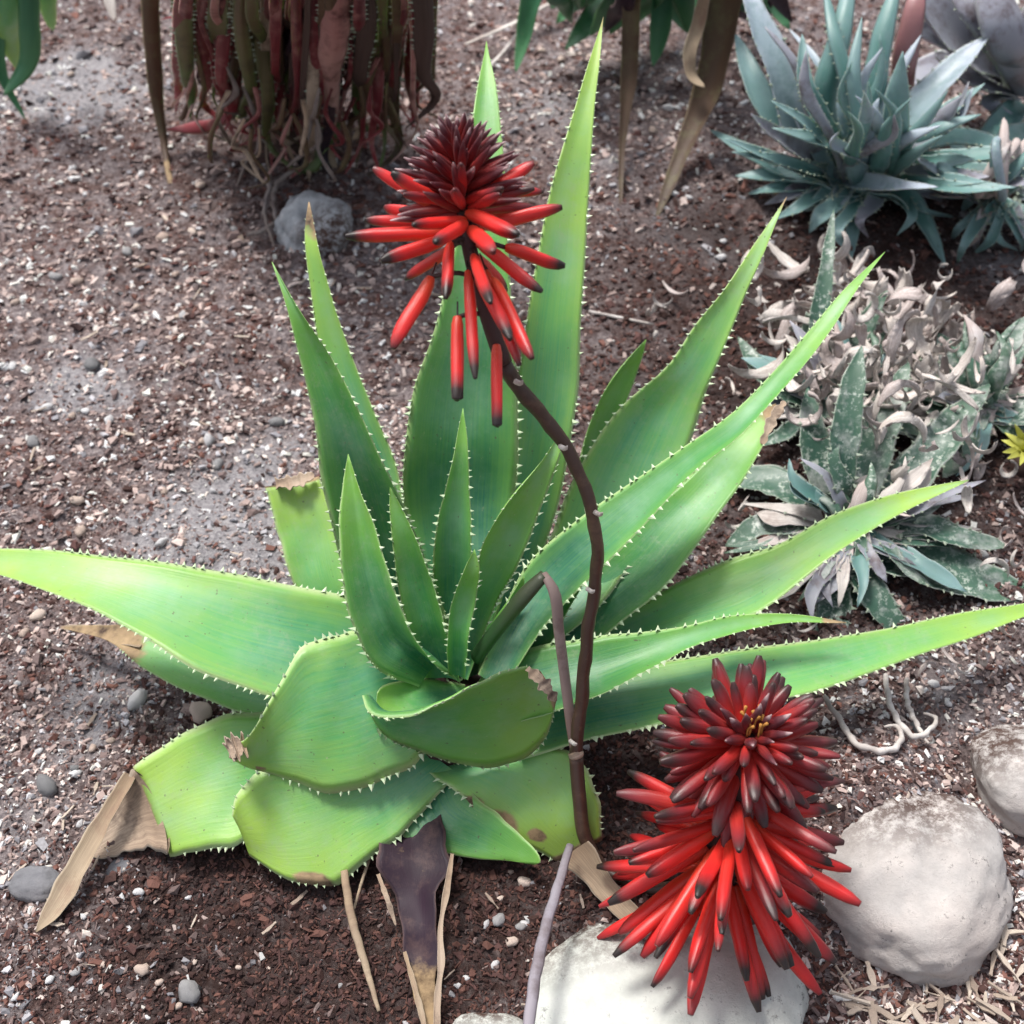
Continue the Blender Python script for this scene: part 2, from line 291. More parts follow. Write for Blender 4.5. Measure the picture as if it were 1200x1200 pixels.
def fast_mesh(name, V, F, mat, smooth):
    me = bpy.data.meshes.new(name); k = F.shape[1]; me.vertices.add(len(V)); me.vertices.foreach_set('co', V.astype(np.float32).ravel())
    me.loops.add(F.size); me.loops.foreach_set('vertex_index', F.astype(np.int32).ravel())
    me.polygons.add(len(F)); me.polygons.foreach_set('loop_start', (np.arange(len(F)) * k).astype(np.int32)); me.polygons.foreach_set('loop_total', np.full(len(F), k, np.int32))
    me.polygons.foreach_set('use_smooth', np.full(len(F), smooth)); me.update(calc_edges=True); me.validate(); me.materials.append(mat); return me
gm = fast_mesh('ground', V, F, M_SOIL, True)
a = gm.attributes.new('grit', 'FLOAT', 'POINT'); a.data.foreach_set('value', gritmap(V[:, 0], V[:, 1]).astype(np.float32))
DARK_AT = [(P(px_, py_).x, P(px_, py_).y, r_, a_) for (px_, py_, r_, a_) in ((300, 1110, .13, .9), (470, 1060, .12, 1.), (600, 1060, .07, .9), (740, 920, .06, .9), (330, 170, .16, .8), (850, 320, .14, .8), (1060, 260, .14, .6), (950, 560, .2, .8), (1080, 450, .25, .9))]
def darkmap(x, y):  # soil and crumbs are coloured darker in these broad patches
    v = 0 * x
    for (cx, cy, r_, a_) in DARK_AT: v = v + a_ * np.exp(-((x - cx) ** 2 + (y - cy) ** 2) / (r_ * r_))
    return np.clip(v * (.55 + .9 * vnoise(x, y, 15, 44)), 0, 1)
a = gm.attributes.new('darkmap', 'FLOAT', 'POINT'); a.data.foreach_set('value', darkmap(V[:, 0], V[:, 1]).astype(np.float32))
tag(link(bpy.data.objects.new('ground', gm)), 'dark brown soil with grey gritty patches', None, None, 'structure')

# ------------------------------------------------------------------ mulch: countless crumbs of bark and grit
def proj_many(px, py):
    a = (px - 600) / 600 * TH; b = -(py - 600) / 600 * TH; dx, dy, dz = a, cp + b * sp, -sp + b * cp
    s = -CAM_H / dz; return dx * s, dy * s, s
PAL = np.array([1.46, 1.47, 1.48]) * np.array([[.022, .012, .012], [.045, .023, .02], [.085, .042, .038], [.14, .066, .052], [.13, .095, .09], [.20, .145, .135], [.29, .22, .20], [.40, .31, .28], [.56, .46, .42], [.72, .63, .58], [.21, .205, .22], [.36, .35, .365]])
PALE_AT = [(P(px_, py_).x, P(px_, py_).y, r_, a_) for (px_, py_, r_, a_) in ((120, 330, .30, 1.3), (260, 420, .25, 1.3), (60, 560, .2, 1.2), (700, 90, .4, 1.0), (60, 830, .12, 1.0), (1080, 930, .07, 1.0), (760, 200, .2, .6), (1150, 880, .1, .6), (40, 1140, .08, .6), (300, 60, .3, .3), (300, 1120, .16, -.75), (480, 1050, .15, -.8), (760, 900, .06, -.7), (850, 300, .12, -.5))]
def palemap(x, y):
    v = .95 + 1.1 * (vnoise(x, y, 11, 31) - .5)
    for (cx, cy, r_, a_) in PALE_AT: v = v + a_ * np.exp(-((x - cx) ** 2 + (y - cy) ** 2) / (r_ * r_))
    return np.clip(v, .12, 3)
def crumbs(name, n, box, lo, hi, weights, label, elong=(1.2, 2.6), seed=1, gritw=True):
    r = np.random.default_rng(seed); px = r.uniform(box[0], box[2], n); py = r.uniform(box[1], box[3], n); x, y, s = proj_many(px, py)
    g = gritmap(x, y)
    keep = r.random(n) > np.clip((g - .4) * 1.2, 0, .38); x, y, s, g = x[keep], y[keep], s[keep], g[keep]; n = len(x)
    W_ = np.tile(weights, (n, 1)).astype(float)
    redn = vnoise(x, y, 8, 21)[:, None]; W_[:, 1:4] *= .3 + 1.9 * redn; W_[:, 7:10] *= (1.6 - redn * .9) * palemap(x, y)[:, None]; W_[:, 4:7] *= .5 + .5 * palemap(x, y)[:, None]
    dk = darkmap(x, y)[:, None]; W_[:, 0:4] *= 1 + 3 * dk; W_[:, 5:] *= 1 - .7 * dk; W_[:, 10:] *= (.4 + 5 * g)[:, None]; W_[:, 0:4] *= (1.1 - .9 * g)[:, None]
    cum = np.cumsum(W_, 1); cum /= cum[:, -1:]; ci = (r.random(n)[:, None] > cum).sum(1)
    tint = np.minimum(.8, PAL[np.clip(ci, 0, 11)] * r.uniform(.75, 1.25, (n, 1))) * (1 - .38 * dk)
    L = lo + (hi - lo) * r.random(n) ** 2.4; L *= np.clip(s / 1.05, .55, 1.6) ** .9
    Wd = L / r.uniform(elong[0], elong[1], n); Hh = np.minimum(Wd, L) * r.uniform(.25, .7, n)
    base = np.array([[-1,-1,-1],[1,-1,-1],[1,1,-1],[-1,1,-1],[-1,-1,1],[1,-1,1],[1,1,1],[-1,1,1]], float) * .5
    v = base[None] * np.stack([L, Wd, Hh], -1)[:, None]; v = v * r.uniform(.35, 1.2, (n, 8, 3)); v[:, 4:, :2] *= r.uniform(.35, .9, (n, 1, 1))
    yaw, t1, t2 = r.uniform(0, 6.283, n), r.normal(0, .32, n), r.normal(0, .32, n)
    def rot(v, a, i, j):
        c, s_ = np.cos(a)[:, None], np.sin(a)[:, None]; vi, vj = v[:, :, i].copy(), v[:, :, j].copy(); v[:, :, i] = vi*c - vj*s_; v[:, :, j] = vi*s_ + vj*c
    rot(v, t1, 1, 2); rot(v, t2, 0, 2); rot(v, yaw, 0, 1)
    zz = gz(x, y) + lump(x, y) + Hh * .32 + r.random(n) * .0012
    v += np.stack([x, y, zz], -1)[:, None]
    q = np.array([[0,3,2,1],[4,5,6,7],[0,1,5,4],[1,2,6,5],[2,3,7,6],[3,0,4,7]])
    Fq = (q[None] + (np.arange(n) * 8)[:, None, None]).reshape(-1, 4)
    me = fast_mesh(name, v.reshape(-1, 3), Fq, M_CHIP, False)
    ca = me.attributes.new('tint', 'FLOAT_COLOR', 'POINT'); ca.data.foreach_set('color', np.concatenate([np.repeat(tint, 8, 0), np.ones((n * 8, 1))], 1).astype(np.float32).ravel())
    return tag(link(bpy.data.objects.new(name, me)), label, 'mulch', None, 'stuff')
BOX = (-160, -130, 1360, 1330)
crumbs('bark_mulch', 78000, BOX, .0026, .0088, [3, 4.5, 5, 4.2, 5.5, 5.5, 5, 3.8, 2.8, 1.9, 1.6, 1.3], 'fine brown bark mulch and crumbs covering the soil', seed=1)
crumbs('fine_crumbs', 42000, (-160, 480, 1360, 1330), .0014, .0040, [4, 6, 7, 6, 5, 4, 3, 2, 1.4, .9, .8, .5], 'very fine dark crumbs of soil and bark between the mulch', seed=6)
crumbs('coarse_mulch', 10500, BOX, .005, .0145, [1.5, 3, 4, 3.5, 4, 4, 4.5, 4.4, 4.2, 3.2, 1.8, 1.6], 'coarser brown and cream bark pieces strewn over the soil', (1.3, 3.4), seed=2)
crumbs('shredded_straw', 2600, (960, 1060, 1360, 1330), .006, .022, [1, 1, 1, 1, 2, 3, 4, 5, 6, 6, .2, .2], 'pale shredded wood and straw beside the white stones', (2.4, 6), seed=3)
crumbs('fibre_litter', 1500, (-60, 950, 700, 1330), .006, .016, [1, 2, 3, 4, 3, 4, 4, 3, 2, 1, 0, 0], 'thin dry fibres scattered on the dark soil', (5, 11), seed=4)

# ------------------------------------------------------------------ leaves
def leaf(st, mat, root, name='leaf', conc=.32, thick=.16, flip=False, teeth=None, dry=2.0, dryw=.15, n=30, blunt=False, tooth=(.0060, .0036), wav=.02, label=None, dryedge=None, fold=0.0, ground=False):
    """st: stations base->tip, each (Ax,Ay,Bx,By,zA[,zB]): where the two margins are seen and how high they stand."""
    rows = []
    for s in st:
        zA = s[4]; zB = s[5] if len(s) > 5 else zA
        A, B = (G if ground else P)(s[0], s[1], zA), (G if ground else P)(s[2], s[3], zB); Cc = (A + B) / 2; rows.append(list(Cc) + list(A) + list(B))
    q = crom(rows, n); C, A, B = q[:, :3], q[:, 3:6], q[:, 6:9]
    T = np.gradient(C, axis=0); T /= np.linalg.norm(T, axis=1)[:, None] + 1e-9
    Sv = (B - A) / 2; hw = np.linalg.norm(Sv, axis=1); S = Sv / (hw[:, None] + 1e-9)
    N = np.cross(S, T); N /= np.linalg.norm(N, axis=1)[:, None] + 1e-9
    sg = 1 if N[n // 3, 2] > 0 else -1
    if flip: sg = -sg
    N = N * sg
    rs = np.random.default_rng(abs(int(st[0][0] * 13 + st[-1][1] * 7 + st[-1][0])) % 99991)
    ph = rs.uniform(0, 6.28, 6)
    lvs = np.linspace(0, 1, n); tap = np.ones(n) if blunt else np.sqrt(np.clip(1 - (np.clip(lvs - .88, 0, 1) / .122) ** 2, 0.0006, 1)); wave = 1 + wav * np.sin(lvs * 19 + ph[0]) + wav * .7 * np.sin(lvs * 37 + ph[1])
    wave = wave * tap; nt_, nb_ = 13, 11
    ut = np.linspace(-1, 1, nt_); ub = np.linspace(1, -1, nb_ + 2)[1:-1]; us = np.concatenate([ut, ub]); m = len(us)
    verts, lv, lu, dr, uu = [], [], [], [], []
    for i in range(n):
        h = hw[i] * wave[i]; cc = conc * (1 - .45 * lvs[i])
        for j, u in enumerate(us):
            off = -cc * h * (1 - abs(u) ** (2 - fold))
            if j >= nt_: off -= thick * h * (1 - u * u) ** .6 + .0005
            off += .012 * h * math.sin(lvs[i] * 11 + u * 3 + ph[2]) + .012 * h * math.sin(lvs[i] * 23 - u * 5 + ph[3])
            verts.append(C[i] + S[i] * u * h + N[i] * off); lv.append(lvs[i]); lu.append(abs(u)); uu.append(u * 1.0 + (3 if j >= nt_ else 0))
            d = min(1, max(0, (lvs[i] - dry) / dryw + .5)) if dry < 1.5 else 0
            if dryedge:
                for (eu, ev, er) in dryedge: d = max(d, 1.15 - math.hypot((u - eu) * .6, (lvs[i] - ev) * 1.8) / er)
            dr.append(max(0, d))
    faces = []
    for i in range(n - 1):
        for j in range(m):
            k2 = (j + 1) % m; f = (i*m+j, i*m+k2, (i+1)*m+k2, (i+1)*m+j); faces.append(f if sg > 0 else f[::-1])
    cap = tuple((n - 1) * m + j for j in range(m)); faces.append(cap if sg > 0 else cap[::-1])
    o = mobj(name, verts, faces, mat, root, True, {'lv': lv, 'lu': lu, 'dry': dr, 'us': uu})
    if label: o['label'] = label
    if teeth:
        tv, tf, tl = [], [], []
        for (E, sd) in ((A, -1), (B, 1)):
            E2 = C + S * (hw * wave)[:, None] * sd
            seg = np.linalg.norm(np.diff(E2, axis=0), axis=1); L = np.concatenate([[0], np.cumsum(seg)]); pos = tooth[0] * .8
            while pos < L[-1] * .97:
                f = np.interp(pos, L, np.arange(n)); i = int(min(n - 2, f)); x = f - i; lvp = f / (n - 1)
                e = E2[i] * (1 - x) + E2[i + 1] * x; t = T[i]; s_ = S[i] * sd; nn = N[i]
                sz = tooth[1] * rs.choice((.35, .8, .9, 1., 1.1, 1.25)) * rs.uniform(.8, 1.2) * (1 - .55 * lvp) * min(1, hw[i] / .012 + .25)
                if lvp > .1 and lvp < dry + .1:
                    b0 = len(tv); bt = sz * rs.uniform(.45, .7)
                    tipp = e + s_ * sz + t * sz * rs.uniform(.15, .5) + nn * sz * rs.uniform(.05, .45)
                    tv += [e - t * bt - s_ * bt * .6, e + t * bt - s_ * bt * .6, e + nn * bt * .55 - s_ * bt * .3, e - nn * bt * .55 - s_ * bt * .3, tipp]
                    tf += [(b0, b0 + 2, b0 + 4), (b0 + 2, b0 + 1, b0 + 4), (b0 + 1, b0 + 3, b0 + 4), (b0 + 3, b0, b0 + 4)]; tl += [.2, .2, .2, .2, .9]
                pos += tooth[0] * rs.uniform(.6, 1.4) * (1 + .25 * lvp)
        if tv:
            z = [0.] * len(tv); to = mobj('marginal_teeth', tv, tf, teeth, o, False, {'lv': tl, 'lu': z, 'dry': z, 'us': z}); to['kind'] = 'stuff'
    return o
def leafc(ctr, mat, root, **kw):              # the same from a midline: (x, y, z, seen width)
    c = np.array(ctr, float); t = np.gradient(c[:, :2], axis=0); t /= np.linalg.norm(t, axis=1)[:, None] + 1e-9
    st = []
    for (x, y, z, wd), (tx, ty) in zip(c, t): st.append((x + ty * wd / 2, y - tx * wd / 2, x - ty * wd / 2, y + tx * wd / 2, z))
    return leaf(st, mat, root, **kw)

# ------------------------------------------------------------------ the big aloe
aloe = empty('aloe_plant', G(520, 900)); tag(aloe, 'large bright green spiny aloe with two red flower spikes in brown mulch', 'aloe')
b0 = aloe.location
tube('stem', [b0 + Vector((0, .03, -.03)), b0 + Vector((.005, .04, .03)), b0 + Vector((.01, .05, .045))], [.05, .045, .02], M_BARK, aloe, 10, 14)
A_ = dict(teeth=M_TOOTH)
al = lambda st, mat=M_ALOE, **kw: leaf(st, mat, aloe, **{**A_, **kw})
# left side
al([(490,730,440,830,.07),(400,697,320,818,.10),(300,678,240,790,.115),(200,660,160,742,.125),(100,648,85,705,.125),(0,643,0,674,.115),(-90,648,-90,653,.10)], M_ALOE_PALE, conc=.22)
al([(450,780,430,850,.045),(310,760,300,838,.05),(225,740,230,816,.05),(175,728,168,783,.045),(130,732,128,752,.035),(75,733,75,738,.02)], dry=.70, dryw=.2)
# left upright
al([(430,650,480,650,.09),(402,550,468,560,.135),(380,450,428,455,.185),(370,385,403,392,.215),(362,330,387,340,.24),(357,285,374,295,.26),(359,235,365,238,.278)], M_ALOE_PALE, dry=.90, dryw=.2)
al([(435,765,535,780,.085),(410,700,517,705,.125),(391,625,487,625,.17),(375,550,458,560,.21),(365,480,425,490,.245),(350,415,388,418,.275),(334,355,350,362,.30),(317,306,320,308,.315)], conc=.8, fold=.75)
al([(420,740,480,740,.05),(350,692,420,702,.075),(325,622,400,622,.10),(310,570,374,558,.12)], M_ALOE_PALE, blunt=True, dry=.985, dryw=.06)
al([(490,806,538,798,.09),(440,782,510,780,.12),(412,730,478,730,.15),(400,670,456,672,.175),(397,615,440,618,.195),(402,565,421,572,.21),(406,532,410,532,.22)], conc=1.15, thick=.2, fold=.8)
# back
al([(560,790,620,760,.07),(575,700,632,670,.10),(590,600,655,590,.14),(600,520,668,520,.18),(606,450,678,450,.215),(615,380,682,380,.25),(630,300,686,300,.285),(643,230,690,230,.315),(660,170,694,170,.34),(678,110,699,110,.362),(692,65,704,65,.378),(706,20,708,20,.39)], M_ALOE_PALE, n=40, dry=.985, dryw=.12)
al([(505,765,570,765,.08),(490,680,590,690,.115),(473,590,603,590,.155),(472,530,610,530,.19),(485,460,606,460,.225),(505,400,602,400,.255),(525,320,598,320,.29),(540,240,594,240,.32),(552,150,587,150,.35),(559,100,582,100,.365),(569,48,571,48,.378)], n=36, conc=.4)
al([(515,765,552,775,.09),(507,690,553,700,.13),(509,630,553,640,.165),(520,580,551,580,.195),(532,530,549,530,.22),(541,478,544,478,.24)], conc=.5)
al([(530,792,548,797,.09),(545,725,583,705,.13),(556,665,612,655,.165),(575,620,632,600,.19),(600,582,648,560,.207),(635,540,657,530,.22),(656,505,659,505,.228)], conc=.5)
al([(525,792,545,797,.10),(524,745,550,745,.135),(531,700,560,692,.16),(545,665,562,665,.178),(554,644,558,644,.188)], conc=.5)
for L in ([(505,800,575,790,.055),(500,740,560,730,.10),(512,690,545,690,.125),(528,655,532,655,.14)], [(530,815,585,790,.055),(560,760,600,735,.095),(590,715,612,700,.12),(612,675,616,675,.135)], [(480,790,530,815,.055),(470,745,515,765,.095),(470,700,500,705,.12),(478,660,483,660,.135)], [(560,790,610,800,.055),(600,745,645,755,.09),(650,700,672,705,.11),(690,665,694,667,.12)]): al(L, conc=.45)
al([(500,800,540,800,.085),(478,740,525,745,.12),(465,680,508,685,.15),(458,620,485,625,.18),(455,570,459,570,.20)], conc=.6)
# right upright
al([(650,700,690,680,.06),(672,590,705,580,.10),(680,540,712,515,.13),(697,480,737,465,.155),(715,448,749,430,.17),(754,398,760,398,.19)], teeth=M_TOOTH)
al([(560,800,600,795,.07),(630,660,720,690,.10),(690,530,800,540,.15),(733,471,822,478,.18),(783,427,838,435,.205),(815,380,858,385,.23),(848,340,877,338,.25),(883,287,897,293,.27),(908,250,912,256,.285),(921,230,923,231,.29)], M_ALOE_PALE, n=36, dry=.97, dryw=.2)
al([(590,800,640,800,.07),(660,680,700,752,.09),(715,640,775,692,.115),(770,590,825,627,.135),(820,545,865,572,.15),(862,505,890,530,.165),(906,466,913,482,.175)], dry=.95, dryw=.12)
al([(560,790,590,808,.09),(620,660,660,708,.125),(671,612,715,658,.15),(735,568,766,604,.172),(800,525,816,550,.195),(850,490,863,515,.215),(905,437,919,455,.235),(950,385,965,400,.255),(990,338,1000,346,.27),(1036,294,1038,296,.28)], n=36, dryedge=[(1, .80, .10)])
# right side, spreading
al([(620,790,660,820,.06),(710,730,740,765,.075),(780,690,800,742,.09),(850,657,880,722,.105),(905,640,938,682,.115),(967,607,985,645,.125),(1033,583,1050,605,.13),(1134,560,1136,565,.13)], M_ALOE_PALE, n=34)
al([(600,800,610,892,.06),(680,790,680,869,.07),(760,778,765,851,.08),(850,763,850,830,.085),(930,754,950,812,.085),(1000,743,1025,787,.08),(1067,730,1095,762,.075),(1133,717,1150,743,.07),(1200,707,1203,722,.065),(1262,695,1264,699,.06)], M_ALOE_PALE, n=36, conc=.2)
al([(600,765,610,845,.095),(650,752,650,835,.105),(695,747,692,819,.11),(755,740,760,786,.115),(805,733,812,758,.117),(860,721,865,741,.117),(920,719,922,730,.115),(991,728,993,731,.105)], n=30, conc=.45, dry=.93, dryw=.1)
# front
al([(560,880,500,905,.045),(620,872,530,925,.06,.05),(680,890,570,957,.06,.04),(702,940,610,987,.05,.03),(706,985,652,1010,.03,.015)], M_ALOE_PALE, conc=.1, dry=.97, dryw=.12, dryedge=[(1, .62, .30), (1, .42, .2), (.6, .8, .16)], blunt=True)
al([(530,890,460,940,.03,.02),(555,930,475,985,.035,.015),(600,968,530,1002,.03,.012),(645,1016,600,1010,.02,.012)], conc=.15, teeth=None, ground=True)
al([(470,870,430,960,.04,.03),(330,833,320,970,.06,.035),(270,838,275,990,.062,.03),(215,858,235,998,.055,.025),(156,900,198,1003,.042,.014)], M_ALOE_PALE, conc=.12, blunt=True, dry=1.0, dryw=.04)
al([(490,870,535,905,.055,.045),(420,890,487,962,.065,.035),(350,900,432,1008,.068,.03),(300,908,388,1037,.065,.025),(275,935,330,1028,.06,.025),(272,955,292,1003,.055,.028)], M_ALOE_PALE, conc=.12, blunt=True, dryedge=[(.95, .80, .20)])
al([(480,755,510,850,.085,.07),(421,741,487,893,.115,.065),(383,746,430,923,.122,.06),(346,768,370,926,.122,.06),(318,818,325,909,.112,.065),(288,866,286,898,.10,.075),(272,874,268,888,.09,.08)], M_ALOE_PALE, conc=-.10, thick=.2, blunt=True, dry=.96, dryw=.07, dryedge=[(.9, .85, .1)])
al([(545,802,560,850,.075),(490,795,500,856,.09),(436,805,448,852,.105,.09)], conc=.2, teeth=None)
al([(424,815,430,830,.125,.10),(432,835,445,858,.13,.085),(475,841,490,880,.135,.07),(510,826,530,893,.14,.062),(567,798,593,897,.148,.062),(612,780,640,865,.152,.08),(632,786,652,820,.145,.115)], conc=.28, flip=True, blunt=True, dry=.97, dryw=.08)
# withered tips and dead leaves that still hang on the plant
kw = dict(ground=True, conc=.25, thick=.10, wav=.05)
leaf([(156,902,196,1000,.044,.018),(140,925,170,995,.03,.012),(118,955,135,1003,.016,.008),(100,985,108,1010,.008,.006)], M_TORN, aloe, name='withered_leaf_tip', label='tan papery dried leaf tip', **kw)
leafc([(152,908,.042,14),(118,965,.03,20),(85,1025,.018,26),(60,1068,.010,22),(42,1092,.006,8)], M_TAN, aloe, name='withered_leaf_tip', ground=True, conc=.6, thick=.12, wav=.07)
leaf([(450,930,515,930,.02,.02),(440,975,524,975,.02,.024),(446,1010,524,1012,.024,.024),(460,1050,514,1045,.012,.024),(470,1085,512,1085,.016,.018),(476,1120,512,1120,.010,.014),(482,1160,512,1160,.011,.012),(500,1215,512,1215,.007,.008)], M_DEAD, aloe, name='dead_leaf', ground=True, conc=.30, thick=.10, wav=.11, fold=.5, label='purple black rotting leaf', dry=.74, dryw=.3)
leafc([(530,1000,.032,5),(524,1040,.030,7),(516,1090,.024,6),(517,1130,.022,8),(513,1165,.016,8),(512,1220,.012,7)], M_TORN, aloe, name='dead_leaf_margin', ground=True, conc=.6, thick=.3, wav=.15)
leafc([(474,1115,.016,4),(484,1150,.017,6),(492,1180,.014,7),(500,1215,.012,7)], M_TAN, aloe, name='dead_leaf_margin', ground=True, conc=.4, thick=.3, wav=.12)
leafc([(443,1024,.026,4),(456,1060,.024,6),(464,1085,.018,3)], M_TORN, aloe, name='dead_leaf_margin', ground=True, conc=.4, thick=.3, wav=.12)
leaf([(690,985,655,1010,.03,.018),(715,1025,680,1030,.018,.01),(760,1075,735,1085,.01,.006),(790,1105,782,1108,.008,.006)], M_TAN, aloe, name='withered_leaf_tip', **kw)
leafc([(165,748,.042,22),(130,742,.033,18),(100,737,.024,10),(70,735,.016,5)], M_TAN, aloe, name='withered_leaf_tip', conc=.4, thick=.15, wav=.06)
leafc([(288,872,.098,22),(272,876,.098,26),(264,880,.092,18)], M_TORN, aloe, name='withered_leaf_tip', conc=.5, thick=.3, wav=.3, blunt=True)
leafc([(618,783,.158,8),(636,800,.152,14),(652,822,.14,8)], M_TORN, aloe, name='withered_leaf_tip', conc=.4, thick=.3, wav=.3)
leafc([(322,566,.122,10),(345,564,.125,14),(368,556,.125,10)], M_TORN, aloe, name='withered_leaf_tip', conc=.5, thick=.2, wav=.25)
leafc([(893,520,.168,6),(905,492,.178,12),(920,470,.18,8)], M_TORN, aloe, name='withered_leaf_tip', conc=.5, thick=.2, wav=.25)

# flower stalk: rises green, has toppled at the bend, branches at a node
stalk_pts = [(558,770,.11),(590,728,.145),(622,690,.172),(638,674,.18)]
M_STALK_D = leaf_mat('green_stalk', (.02, .075, .02, 1), (.022, .065, .02, 1), (.05, .06, .03, 1), (.05, .08, .03, 1), rough=.45, sss=0)
tube('flower_stalk', [P(*p) for p in stalk_pts], [.0060, .0062, .0060, .0045], M_STALK_D, aloe, 20, 12, .7)
tube('flower_stalk', [P(*p) for p in [(637,672,.181),(648,690,.178),(655,740,.155),(664,810,.118),(671,862,.095),(675,884,.085)]], [.0026, .0038, .0038, .0037, .0037, .0036], M_STALK_P, aloe, 22, 12, .6)
up = tube('flower_stalk', [P(*p) for p in [(674,884,.085),(682,815,.125),(689,740,.17),(698,680,.205),(700,645,.228),(693,598,.255),(672,540,.285),(642,494,.31),(612,460,.332),(590,425,.352)]], [.0044, .0044, .0042, .0040, .0040, .0040, .0041, .0043, .0045, .0044], M_STALK, aloe, 46, 12, 1.0, .05)
tube('node_ring', [P(673,880,.087), P(675,884,.0855), P(676,887,.084)], [.0048, .0054, .0048], M_TORN, up, 6, 12)
for (x, y, z) in ((656,523,.298),(697,600,.257),(688,690,.202),(604,447,.345),(668,868,.098)):
    p = P(x, y, z); tube('bract', [p, p + Vector((.003, -.004, .002)), p + Vector((.004, -.006, .006))], [.0016, .0014, .0004], M_PALE, up, 6, 6)
low_base = P(838, 1048, .062)
tube('flower_stalk', [P(*p) for p in [(675,886,.084),(679,935,.06),(687,985,.034),(705,1015,.022),(750,1040,.025),(800,1040,.04)]] + [low_base], [.0048, .0048, .0048, .0045, .0042, .0042, .0042], M_STALK, aloe, 40, 12)

def floret_mesh(name, mat, bend, prof, seed, flare=False):
    r = random.Random(seed); n, sd = 11, 10; v, f, lv, us = [], [], [], []
    for i in range(n):
        t = i / (n - 1); rad = np.interp(t, [p[0] for p in prof], [p[1] for p in prof]); cx = bend * math.sin(t * math.pi * .5) ** 2
        for j in range(sd):
            a = 6.28318 * j / sd; rr = rad * (1 + .10 * math.cos(3 * a) * (1 if i > 2 else .3)); 
            if flare and i == n - 1: rr *= 1 + .25 * math.cos(3 * a)
            v.append((cx + rr * math.cos(a), rr * math.sin(a), t)); lv.append(t); us.append(j / sd * 2)
    for i in range(n - 1):
        for j in range(sd): k2 = (j + 1) % sd; f.append((i*sd+j, i*sd+k2, (i+1)*sd+k2, (i+1)*sd+j))
    f.append(tuple(range(sd))[::-1]); f.append(tuple((n-1)*sd+j for j in range(sd)))
    # short stalk of the floret
    b = len(v)
    for i, (z, rr) in enumerate(((-.2, .14), (.03, .16))):
        for j in range(5): a = 6.28 * j / 5; v.append((rr * math.cos(a), rr * math.sin(a), z)); lv.append(1.); us.append(0)
    for j in range(5): k2 = (j + 1) % 5; f.append((b+j, b+k2, b+5+k2, b+5+j))
    return new_mesh(name, v, f, mat, True, {'lv': lv, 'us': us})
PR_L = [(0, .55), (.06, .85), (.3, 1.0), (.7, .97), (.88, .80), (1, .36)]
PR_H = [(0, .7), (.06, .95), (.5, 1.0), (.9, .92), (1, .75)]
PR_B = [(0, .6), (.15, .95), (.45, 1.0), (.75, .7), (1, .12)]
FL = [floret_mesh('floret', M_FLOR, b, PR_L, i) for i, b in enumerate((-.9, .6, 1.4, 0))]
FH = [floret_mesh('floret', M_FLOR, .1, PR_H, 9, True)]
BU = [floret_mesh('flower_bud', M_BUD, b, PR_B, i) for i, b in enumerate((-.8, .5, 1.3))]
BO = [floret_mesh('flower_bud', M_BUD2, b, PR_L, i) for i, b in enumerate((-.8, .5, 1.5))]
def put(me, parent, p0, p1, rad, roll=0):
    d = p1 - p0; L = d.length; q = d.to_track_quat('Z', 'Y').to_matrix().to_4x4() @ Matrix.Rotation(roll, 4, 'Z')
    o = bpy.data.objects.new(me.name, me); o.matrix_local = Matrix.Translation(p0) @ q @ Matrix.Diagonal((rad, rad, L, 1)); col.objects.link(o); o.parent = parent; return o
def axis_frame(p0, p1):
    a = (p1 - p0).normalized(); x = a.cross(Vector((0, 1, 0))).normalized(); return a, x, a.cross(x).normalized()

# upper spike
u0, u1 = P(585, 418, .356), P(537, 172, .443)
spU = tube('flower_spike', [P(590,425,.352), P(572,370,.378), P(550,290,.408), P(540,215,.43), u1], [.005, .0048, .0042, .004, .002], M_PED, aloe, 24, 10)
spU['label'] = 'sparser red flower spike with dark buds at its top'
def axU(t): return P(*[float(np.interp(t, [0, .25, .5, .75, 1], c)) for c in ((585, 568, 548, 540, 537), (418, 350, 285, 222, 172), (.356, .386, .409, .43, .445))])
HAND = [(505,325,472,414,-.012),(528,285,516,350,-.03),(536,372,535,468,-.02),(548,318,561,444,-.03),(582,405,582,499,-.02),(570,318,609,428,-.03),(578,328,628,417,-.045),(560,322,592,395,-.045),(555,300,572,352,-.055),(560,285,642,334,-.02),(592,290,664,300,.0),(562,265,660,250,-.005),(562,247,645,241,.012),(560,235,628,195,-.01),
        (522,272,405,277,-.005),(530,262,428,258,.01),(522,280,447,310,-.016),(515,255,455,232,.016),(505,240,437,197,-.004),(515,235,462,200,-.016),(545,258,492,268,-.04),(548,250,612,268,-.035),(545,270,605,220,.035),(535,275,478,240,.035),(555,300,595,345,.03),(530,290,480,330,.035),
        (535,235,470,215,.02),(552,225,632,222,.02),(545,262,515,285,-.05),(552,268,575,300,-.05)]
ped = []
for i, (x0, y0, x1, y1, dd) in enumerate(HAND):
    c = axU(float(np.interp(y0, [158, 215, 285, 350, 418], [1, .75, .5, .25, 0]))); dp = depth_of(c)
    p0 = D(x0, y0, dp + dd * .25); p1 = D(x1, y1, dp + dd)
    if i == 10 or True:
        v, f, lv_ = tube_geo([c, (c + p0) / 2 + Vector((0, 0, .003)), p0], [.0013] * 3, 6, 6); ob = mobj('pedicel', v, f, M_PED, spU)
    put(FH[0] if (x0, y0) in ((536, 372), (582, 405)) else random.choice(FL), spU, p0, p1,   .0037 * random.uniform(.85, 1.15), random.uniform(0, 6.28))
a, x, y = axis_frame(axU(.5), u1); ga = 2.39996
